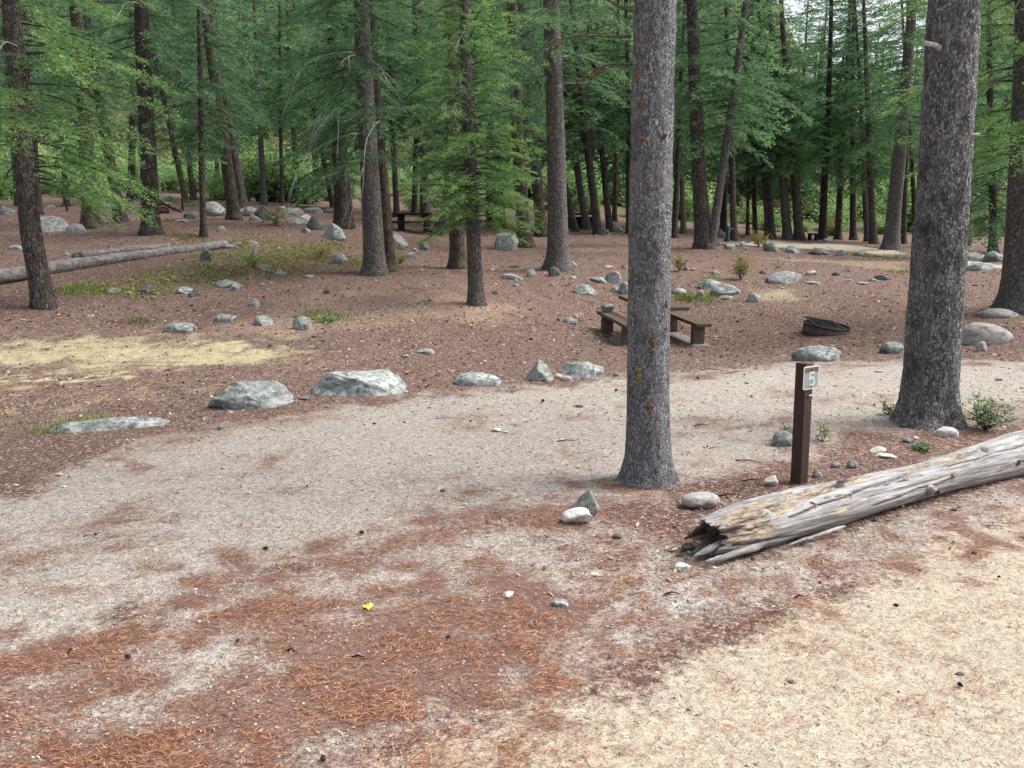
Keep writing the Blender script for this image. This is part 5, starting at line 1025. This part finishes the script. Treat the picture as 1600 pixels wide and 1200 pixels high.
def knot_stub(u0, a0, r, L, tilt=0.0, face='knot', hollow=False):
    p = log_pt(u0, a0, -0.045); d = Vector((tilt, math.cos(a0), math.sin(a0))).normalized(); rot_ = d.to_track_quat('Z', 'Y').to_euler()
    A = np.array([[0, 0, -0.02], [0, 0, 0.02], [0, 0, 0.03 + L * 0.6], [0, 0, 0.03 + L]]); v, q, t = tube(A, [r * 2.0, r * 1.5, r * 1.12, r], 16, False); v = v * (1 + 0.10 * fbm(v * 30 + u0, 2))[:, None]
    st_ = mesh_from('branch_stub', v, q, None, [M['log']], smooth=True, attrs={'rot': ('FLOAT', np.zeros(len(v))), 'yellow': ('FLOAT', np.zeros(len(v))), 'dark': ('FLOAT', np.zeros(len(v)))})
    o = obj('branch_stub', st_, log, p, rot_); bmk = bmesh.new(); bmesh.ops.create_circle(bmk, cap_ends=True, segments=16, radius=r * 1.02); bmesh.ops.translate(bmk, vec=(0, 0, 0.029 + L), verts=bmk.verts)
    bm_obj('cut_face', bmk, M[face], o)
knot_stub(0.42, TOP + 0.80, 0.030, 0.0, -0.2); knot_stub(0.80, TOP + 0.95, 0.028, 0.025, -0.8); knot_stub(1.10, TOP + 1.0, 0.020, 0.025, -0.2); knot_stub(1.72, TOP + 0.75, 0.018, 0.006)
knot_stub(1.95, FRONT + 0.15, 0.026, 0.055, -0.1, 'root'); knot_stub(2.22, FRONT - 0.35, 0.018, 0.010); knot_stub(2.60, FRONT - 0.75, 0.018, 0.008); knot_stub(2.72, TOP + 0.35, 0.028, 0.015, 0, 'bolt'); knot_stub(1.16, TOP + 0.1, 0.024, 0.02, 0, 'root'); knot_stub(3.0, FRONT - 0.1, 0.022, 0.02, 0, 'root')
def splinter(pts, w, seed, mat='splinter', name='splinter'):
    P = np.array(pts, float) * np.array([1, rl / 0.146, rl / 0.146]); s_ = np.linspace(0, 1, 14); P = np.stack([np.interp(s_, np.linspace(0, 1, len(P)), P[:, c_]) for c_ in range(3)], 1); v, q, t = tube(P, w * np.interp(np.linspace(0, 1, len(P)), [0, 0.15, 0.7, 1], [0.25, 1, 0.8, 0.25]), 9); v = v + 0.45 * w * np.stack([fbm(v * 30 + seed, 2), fbm(v * 30 + seed + 9, 2), 0.6 * fbm(v * 30 + seed + 5, 2)], 1)
    z_ = np.zeros(len(v)); obj(name, mesh_from(name, v, q, t, [M[mat]], attrs={'rot': ('FLOAT', z_ + 0.15), 'yellow': ('FLOAT', z_), 'dark': ('FLOAT', z_)}), log)
# torn shells of wood about the broken end
splinter([(0.95, 0.085, 0.262), (0.6, 0.105, 0.238), (0.25, 0.115, 0.208), (0.0, 0.115, 0.175)], 0.018, 1, 'log')
splinter([(0.85, 0.05, 0.270), (0.55, 0.055, 0.252), (0.3, 0.06, 0.228)], 0.014, 2)
splinter([(0.42, -0.14, 0.06), (0.18, -0.16, 0.055), (-0.02, -0.15, 0.04), (-0.10, -0.13, 0.03)], 0.022, 3, 'log')
splinter([(0.3, -0.05, 0.10), (0.0, -0.07, 0.08), (-0.12, -0.06, 0.05)], 0.024, 4, 'log'); splinter([(0.3, 0.0, 0.2), (0.05, 0.01, 0.20), (-0.06, 0.02, 0.18)], 0.018, 5, 'root'); splinter([(0.3, -0.1, 0.18), (0.02, -0.11, 0.19), (-0.03, -0.11, 0.24)], 0.012, 6, 'root')
splinter([(0.28, 0.09, 0.10), (0.02, 0.10, 0.12), (-0.07, 0.09, 0.10)], 0.018, 7, 'root'); splinter([(1.0, -0.20, 0.05), (0.75, -0.19, 0.035), (0.5, -0.185, 0.02)], 0.012, 8, 'log')

# ================================================================ long fallen logs on the left
def far_log(p0, p1, w0, w1, label, seed, off=0.0):
    a, b = hit(*p0), hit(*p1); ra, rb = w0 * px_m(a) / 2, w1 * px_m(b) / 2; t = np.linspace(0, 1, 40); P = a[None] + (b - a)[None] * t[:, None]; P[:, 2] = np.linspace(a[2] + ra * 0.75, b[2] + rb * 0.75, 40)
    gl = G(P[:, 0], P[:, 1]); P[:, 2] = np.maximum(P[:, 2], gl + 0.3 * ra) + 0.02 * np.sin(t * 9 + seed)
    v, q, tt = tube(P - a, ra + (rb - ra) * t, 20); v = v * 1.0; nv_ = fbm((v + a) * np.array([1.0, 1.0, 6.0]) * 2, 3); cc = np.repeat(P - a, 20, 0); vv = v[:-2]; vv = cc + (vv - cc) * (1 + 0.22 * nv_[:-2])[:, None]; v[:-2] = vv
    return tag(obj('fallen_log', mesh_from('fallen_log', v, q, tt, [M['log_far']], smooth=True), None, a), label, 'log')
far_log((-120, 458), (354, 386), 27, 13, 'long grey fallen log lying across the slope behind the curved conifer', 3)
far_log((126, 404), (264, 389), 13, 11, 'shorter thin grey log lying just uphill of the long fallen log', 9)
# short edging log by the pump
far_log((1120, 383), (1157, 383), 4, 4, 'short edging log in front of the green pump', 5)
# ================================================================ picnic tables
def picnic_table(loc, yaw, tilt, label, top_mat, leg_mat, L=1.95, leg_dx=0.62, pad=True, Wb=0.29, off=0.66):
    root = empty('picnic_table', loc, (tilt, 0, yaw)); tag(root, label, 'picnic table')      # local +Y is the long axis
    bm_obj('table_top', box_bm(0.74, L, 0.065, 0.008, 2, (0, 0, 0.70)), top_mat, root)
    for sx in (-1, 1):
        bm_obj('bench_seat', box_bm(Wb, L, 0.062, 0.008, 2, (sx * off, 0, 0.395)), top_mat, root)
        for sy in (-1, 1): bm_obj('bench_leg', box_bm(0.22, 0.13, 0.414, 0.006, 2, (sx * off - 0.0, sy * leg_dx * 1.12, 0.157)), leg_mat, root)
    for sy in (-1, 1): bm_obj('table_leg', box_bm(0.34, 0.16, 0.73, 0.008, 2, (0, sy * leg_dx * 0.8, 0.302)), leg_mat, root)
    for sy in (-1, 1): bm_obj('table_brace', box_bm(0.60, 0.13, 0.06, 0.01, 1, (0, sy * leg_dx * 0.8, 0.636)), leg_mat, root)
    if pad:
        for sx in (-1, 1): bm_obj('footing', box_bm(0.34, L * 0.98, 0.14, 0.02, 2, (sx * off, 0, -0.048)), M['concrete_grey'], root)
    return root
Pn = hit(1092, 539); axv = np.array([math.sin(math.radians(-9)), math.cos(math.radians(-9))]); rtv = np.array([axv[1], -axv[0]])
tc = Pn[:2] + axv * 0.78 - rtv * 0.66; zc = Pn[2] + 0.02
PT = picnic_table((tc[0], tc[1], zc), math.radians(9), math.radians(2.2), 'brown concrete picnic table half hidden by the speckled grey trunk', M['table_top'], M['concrete_brown'])
bpy.context.view_layer.update()
bp = PT.matrix_world @ Vector((-0.66, 0.74, 0.428)); rock(955, 488, 20, 15, 'dark-bellied grey stone resting on the end of the picnic bench', 'rock_green', angular=0.3, depth=0.9, bury=0.02, on=(bp.x, bp.y - 0.06, bp.z))
Pf = hit(645, 364); PT2 = picnic_table((Pf[0], Pf[1] + 0.4, Pf[2]), math.radians(90 - 12), 0.0, 'distant dark picnic table between the paired trunks and the mossy conifer', M['dark_wood'], M['dark_wood'], 2.0, 0.62, False)
# ================================================================ fire ring
Fp = hit(1302, 524); kf = px_m(Fp); R0 = 71 * kf / 2; fr = empty('fire_ring', (Fp[0], Fp[1] + R0 * 0.9, float(G(Fp[0], Fp[1] + R0 * 0.9)[0]) + 0.0), (math.radians(6), math.radians(5.5), 0)); tag(fr, 'low steel fire ring with a hinged black cooking grate', 'fire ring')
def ring_mesh(ro, ri, z0, z1, n=56):
    th = np.arange(n) * 2 * np.pi / n; c, s = np.cos(th), np.sin(th); V = np.concatenate([np.stack([c * r, s * r, np.full(n, z)], 1) for r, z in ((ro, z0), (ro, z1), (ri, z1), (ri, z0))]); j = np.arange(n); k = (j + 1) % n
    return V, np.concatenate([np.stack([a * n + j, a * n + k, b * n + k, b * n + j], 1) for a, b in ((0, 1), (1, 2), (2, 3), (3, 0))])
v, q = ring_mesh(R0, R0 - 0.008, -0.12, 0.13); obj('ring_wall', mesh_from('ring_wall', v, q, None, [M['iron_rust']]), fr)
v, q = ring_mesh(R0 + 0.012, R0 - 0.02, 0.13, 0.144); obj('rim_flange', mesh_from('rim_flange', v, q, None, [M['iron']]), fr)
bmd = bmesh.new(); bmesh.ops.create_circle(bmd, cap_ends=True, segments=40, radius=R0 - 0.01); bm_obj('ash_bed', bmd, M['iron'], fr, (0, 0, 0.03))
gr_ = obj('grate', ring_mesh and mesh_from('grate', *(lambda a: (a[0], a[1]))(ring_mesh(0.012, 0.004, 0, 0.01, 8)), None, [M['iron']]), fr, (-R0 * 0.15, 0.0, 0.158), (math.radians(5), math.radians(5), 0.12))
for x in np.linspace(-0.26, 0.30, 13): bm_obj('grate_bar', cyl_bm(0.008, 0.008, 0.60, 6, (x, 0, 0.006), 'Y'), M['iron'], gr_)
for y in (-0.30, 0.30): bm_obj('grate_frame', box_bm(0.60, 0.026, 0.016, 0.002, 1, (0.02, y, 0.006)), M['iron'], gr_)
for x in (-0.28, 0.32): bm_obj('grate_frame', box_bm(0.026, 0.62, 0.016, 0.002, 1, (x, 0, 0.0075)), M['iron'], gr_)
bm_obj('grate_plate', box_bm(0.36, 0.5, 0.006, 0, 1, (0.02, 0.02, -0.004)), M['iron'], gr_)
v, q, t = tube(np.array([(-0.25, 0.1, 0.02), (-0.1, -0.1, 0.015), (0.1, -0.33, 0.0), (0.18, -0.44, -0.06)]), [0.012] * 4, 8); obj('handle', mesh_from('handle', v, q, t, [M['iron']]), gr_)
bm_obj('hinge_lug', box_bm(0.10, 0.03, 0.05, 0.004, 1, (-R0 * 0.35, R0 * 0.92, 0.155)), M['iron'], fr); bm_obj('hinge_lug', box_bm(0.06, 0.03, 0.045, 0.004, 1, (R0 * 0.28, R0 * 0.93, 0.15)), M['iron'], fr)
# far fire box
P2 = hit(678, 367); fb = empty('fire_box', (P2[0], P2[1], P2[2]), (0, 0, 0.1)); tag(fb, 'small black fire box with sloping lid beside the distant table', 'fire box')
kk = px_m(P2); bm_obj('box_body', box_bm(26 * kk, 0.5, 6.5 * kk, 0.01, 1, (0, 0.25, 3.2 * kk)), M['iron'], fb)
bm_obj('lid', box_bm(17 * kk, 0.55, 0.03, 0.005, 1, (4.5 * kk, 0.2, 6.8 * kk)), M['iron'], fb, None, (math.radians(14), 0, 0))
# dark storage box at the back of the clearing
P3 = hit(908, 357); kk = px_m(P3); sb = empty('storage_box', P3, (0, 0, 0.1)); tag(sb, 'dark brown storage shed with slanting lid among the far trunks', 'shed')
wb, hb = 46 * kk, 20 * kk; bmw = box_bm(wb, 1.0, hb, 0.01, 1, (0, 0.5, hb / 2 - 0.05)); 
bm_obj('box_body', bmw, M['dark_wood'], sb); bm_obj('lid', box_bm(wb * 1.08, 1.2, 0.07, 0.01, 1, (0, 0.5, hb + 0.06)), M['dark_wood'], sb, None, (0, math.radians(-2), 0)); bm_obj('door_panel', box_bm(wb * 0.42, 0.03, hb * 0.7, 0.005, 1, (wb * 0.18, -0.02, hb * 0.45)), M['dark_wood'], sb)
# green hand pump
P4 = hit(1136, 378); kk = px_m(P4); pu = empty('hand_pump', P4, (0, 0, 0.3)); tag(pu, 'dark green cast-iron hand pump beside a slim trunk', 'pump'); hp = 25 * kk
for nm, bmx in (('pump_base', cyl_bm(0.13, 0.11, 0.30 * hp, 16, (0, 0, 0.15 * hp))), ('pump_barrel', cyl_bm(0.075, 0.07, 0.5 * hp, 16, (0, 0, 0.5 * hp))), ('pump_head', cyl_bm(0.12, 0.10, 0.18 * hp, 16, (0, 0, 0.86 * hp))), ('spout', cyl_bm(0.035, 0.03, 0.26, 10, (0.15, 0, 0.80 * hp), 'X')), ('pump_handle', box_bm(0.03, 0.04, 0.75 * hp, 0.005, 1, (0.10, 0.12, 0.52 * hp))), ('cap', cyl_bm(0.07, 0.02, 0.07 * hp, 12, (0, 0, 0.97 * hp)))):
    bm_obj(nm, bmx, M['pump'], pu, smooth=False)
# bench plank by the far road
P5 = hit(1271, 376); kk = px_m(P5); bn = empty('plank_bench', P5); tag(bn, 'low dark plank bench at the far edge of the sandy road', 'bench')
bm_obj('seat', box_bm(15 * kk, 0.35, 0.08, 0.01, 1, (0, 0.1, 0.32)), M['dark_wood'], bn)
for s_ in (-1, 1): bm_obj('leg', box_bm(0.09, 0.3, 0.36, 0.01, 1, (s_ * 5 * kk, 0.1, 0.12)), M['dark_wood'], bn)
# ================================================================ overturned root mass, stakes, stump, small things
P6 = hit(228, 337); kk = px_m(P6); acc = Acc(); r_ = np.random.default_rng(4); V, F = ico(3); acc.add((V * (1 + 0.4 * fbm(V * 1.6 + 5, 3))[:, None]) * np.array([22, 14, 9]) * kk + np.array([-6 * kk, 1.0, 7 * kk]), None, F)
for i in range(16):
    a = r_.uniform(-0.3, 3.4); L = r_.uniform(12, 26) * kk; t = np.linspace(0, 1, 8); A = np.stack([math.cos(a) * L * t - 4 * kk, 1.0 + r_.normal(0, 0.3) * t, 6 * kk + math.sin(a) * L * 0.75 * t - 7 * kk * t ** 2 + r_.normal(0, 0.02)], 1); v, q, tt = tube(A, np.linspace(2.6 * kk, 0.6 * kk, 8), 7); acc.add(v, q, tt)
t = np.linspace(0, 1, 12); A = np.stack([(4 + 40 * t) * kk, 1.0 + 0 * t, (19 - 3 * t - 20 * t ** 3 + 2 * np.sin(t * 9)) * kk], 1); v, q, tt = tube(A, np.linspace(3.0, 1.6, 12) * kk, 8); acc.add(v, q, tt)
tag(obj('root_mass', acc.mesh('root_mass', [M['root']]), None, P6), 'dark overturned root mass with arching root behind a straight conifer', 'roots')
for px, py, h, lb in ((286, 329, 18, 'rust-red stake beside the arching root'), (105, 330, 16, 'thin dark stake standing on the slope near the mossy leaning conifer')):
    p = hit(px, py); k = px_m(p); o = bm_obj('stake', box_bm(3.2 * k, 0.06, h * k + 0.2, 0.006, 1, (0, 0, h * k / 2 - 0.1)), M['stake'], None, p); tag(o, lb, 'stake')
p = hit(905, 503); k = px_m(p); acc = Acc(); r_ = np.random.default_rng(8)
for i in range(22):
    a = r_.random() * 6.28; q_ = np.array([math.cos(a) * 9 * k, math.sin(a) * 6 * k, 0]) * r_.uniform(0.4, 1); hh = r_.uniform(6, 15) * k; v, q, tt = tube([q_ - [0, 0, 0.05], q_ * 0.85 + [0, 0, hh * 0.6], q_ * 0.7 + [r_.normal(0, 0.02), 0, hh]], [2.6 * k, 2.0 * k, 0.7 * k], 5); acc.add(v, q, tt, 0)
tag(obj('stump', acc.mesh('stump', [M['splinter']]), None, p + np.array([0, 0.1, 0])), 'rotten splintered stump remnant near the picnic table', 'stump')
# yellow leaf on the needles
p = hit(575, 950); k = px_m(p); bm = bmesh.new(); prof = [(0, -9), (4, -6), (9, -4), (7, 0), (9, 4), (4, 4), (1, 8), (-3, 4), (-8, 4), (-7, 0), (-9, -3), (-4, -6)]; c0 = bm.verts.new((0, 0, 0.012)); vs_ = [bm.verts.new((x * k, y * k * 1.2, 0.004 + 0.012 * ((i * 7) % 3) / 2)) for i, (x, y) in enumerate(prof)]
for i in range(len(vs_)): bm.faces.new((c0, vs_[i], vs_[(i + 1) % len(vs_)]))
tag(bm_obj('fallen_leaf', bm, M['yellow_leaf'], None, p, (0, 0, 0.3)), 'single bright yellow leaf lying on red-brown needles', 'leaf')
# cones and twigs
V, F = ico(2); acc = Acc(); Vc = V * (1 + 0.22 * np.sin(V[:, 2:3] * 22)) * np.array([0.022, 0.022, 0.036]); CONE = mesh_from('pine_cone', Vc, None, F, [M['root']])
for px, py in [(830, 531), (150, 838), (415, 860), (700, 1000), (565, 835), (32, 571), (110, 1020), (200, 1030), (1175, 878), (735, 660), (585, 664), (632, 662), (480, 762), (963, 611), (965, 840), (1105, 700), (1340, 640), (848, 628), (775, 602), (1500, 1075), (1400, 950), (1560, 905), (372, 1005), (505, 1190), (1090, 592)]:
    p = hit(px, py); s = random.uniform(0.3, 0.5) * (2.0 if py < 640 else 1); o = obj('pine_cone', CONE, None, p + np.array([0, 0, 0.015]), (math.pi / 2, 0, random.random() * 6.28)); o.scale = (s, s, s); tag(o, 'small dark pine cone lying on the ground', 'pine cone', 'fallen pine cones')
for i, (px, py, L) in enumerate([(140, 838, 18), (1095, 665, 22), (1170, 722, 40), (700, 654, 40), (455, 1020, 22), (560, 1030, 26), (1330, 802, 44), (1140, 775, 34), (885, 690, 30), (1120, 700, 30), (1150, 582, 44), (1110, 578, 30), (890, 853, 14), (1250, 935, 18), (1050, 930, 26), (1000, 929, 40), (1540, 757, 40), (1175, 752, 30)]):
    p = hit(px, py); k = px_m(p); a = random.uniform(-0.5, 0.6); l = L * k; A = [(-l / 2 * math.cos(a), -l / 2 * math.sin(a), 0.004), (0, 0.01, 0.014), (l / 2 * math.cos(a), l / 2 * math.sin(a), 0.006)]
    v, q, t = tube(A, [0.006, 0.005, 0.002], 5); tag(obj('twig', mesh_from('twig', v, q, t, [M['deadwood' if i % 3 == 0 else 'root']]), None, p), 'short dead twig lying on the ground', 'twig', 'fallen twigs')
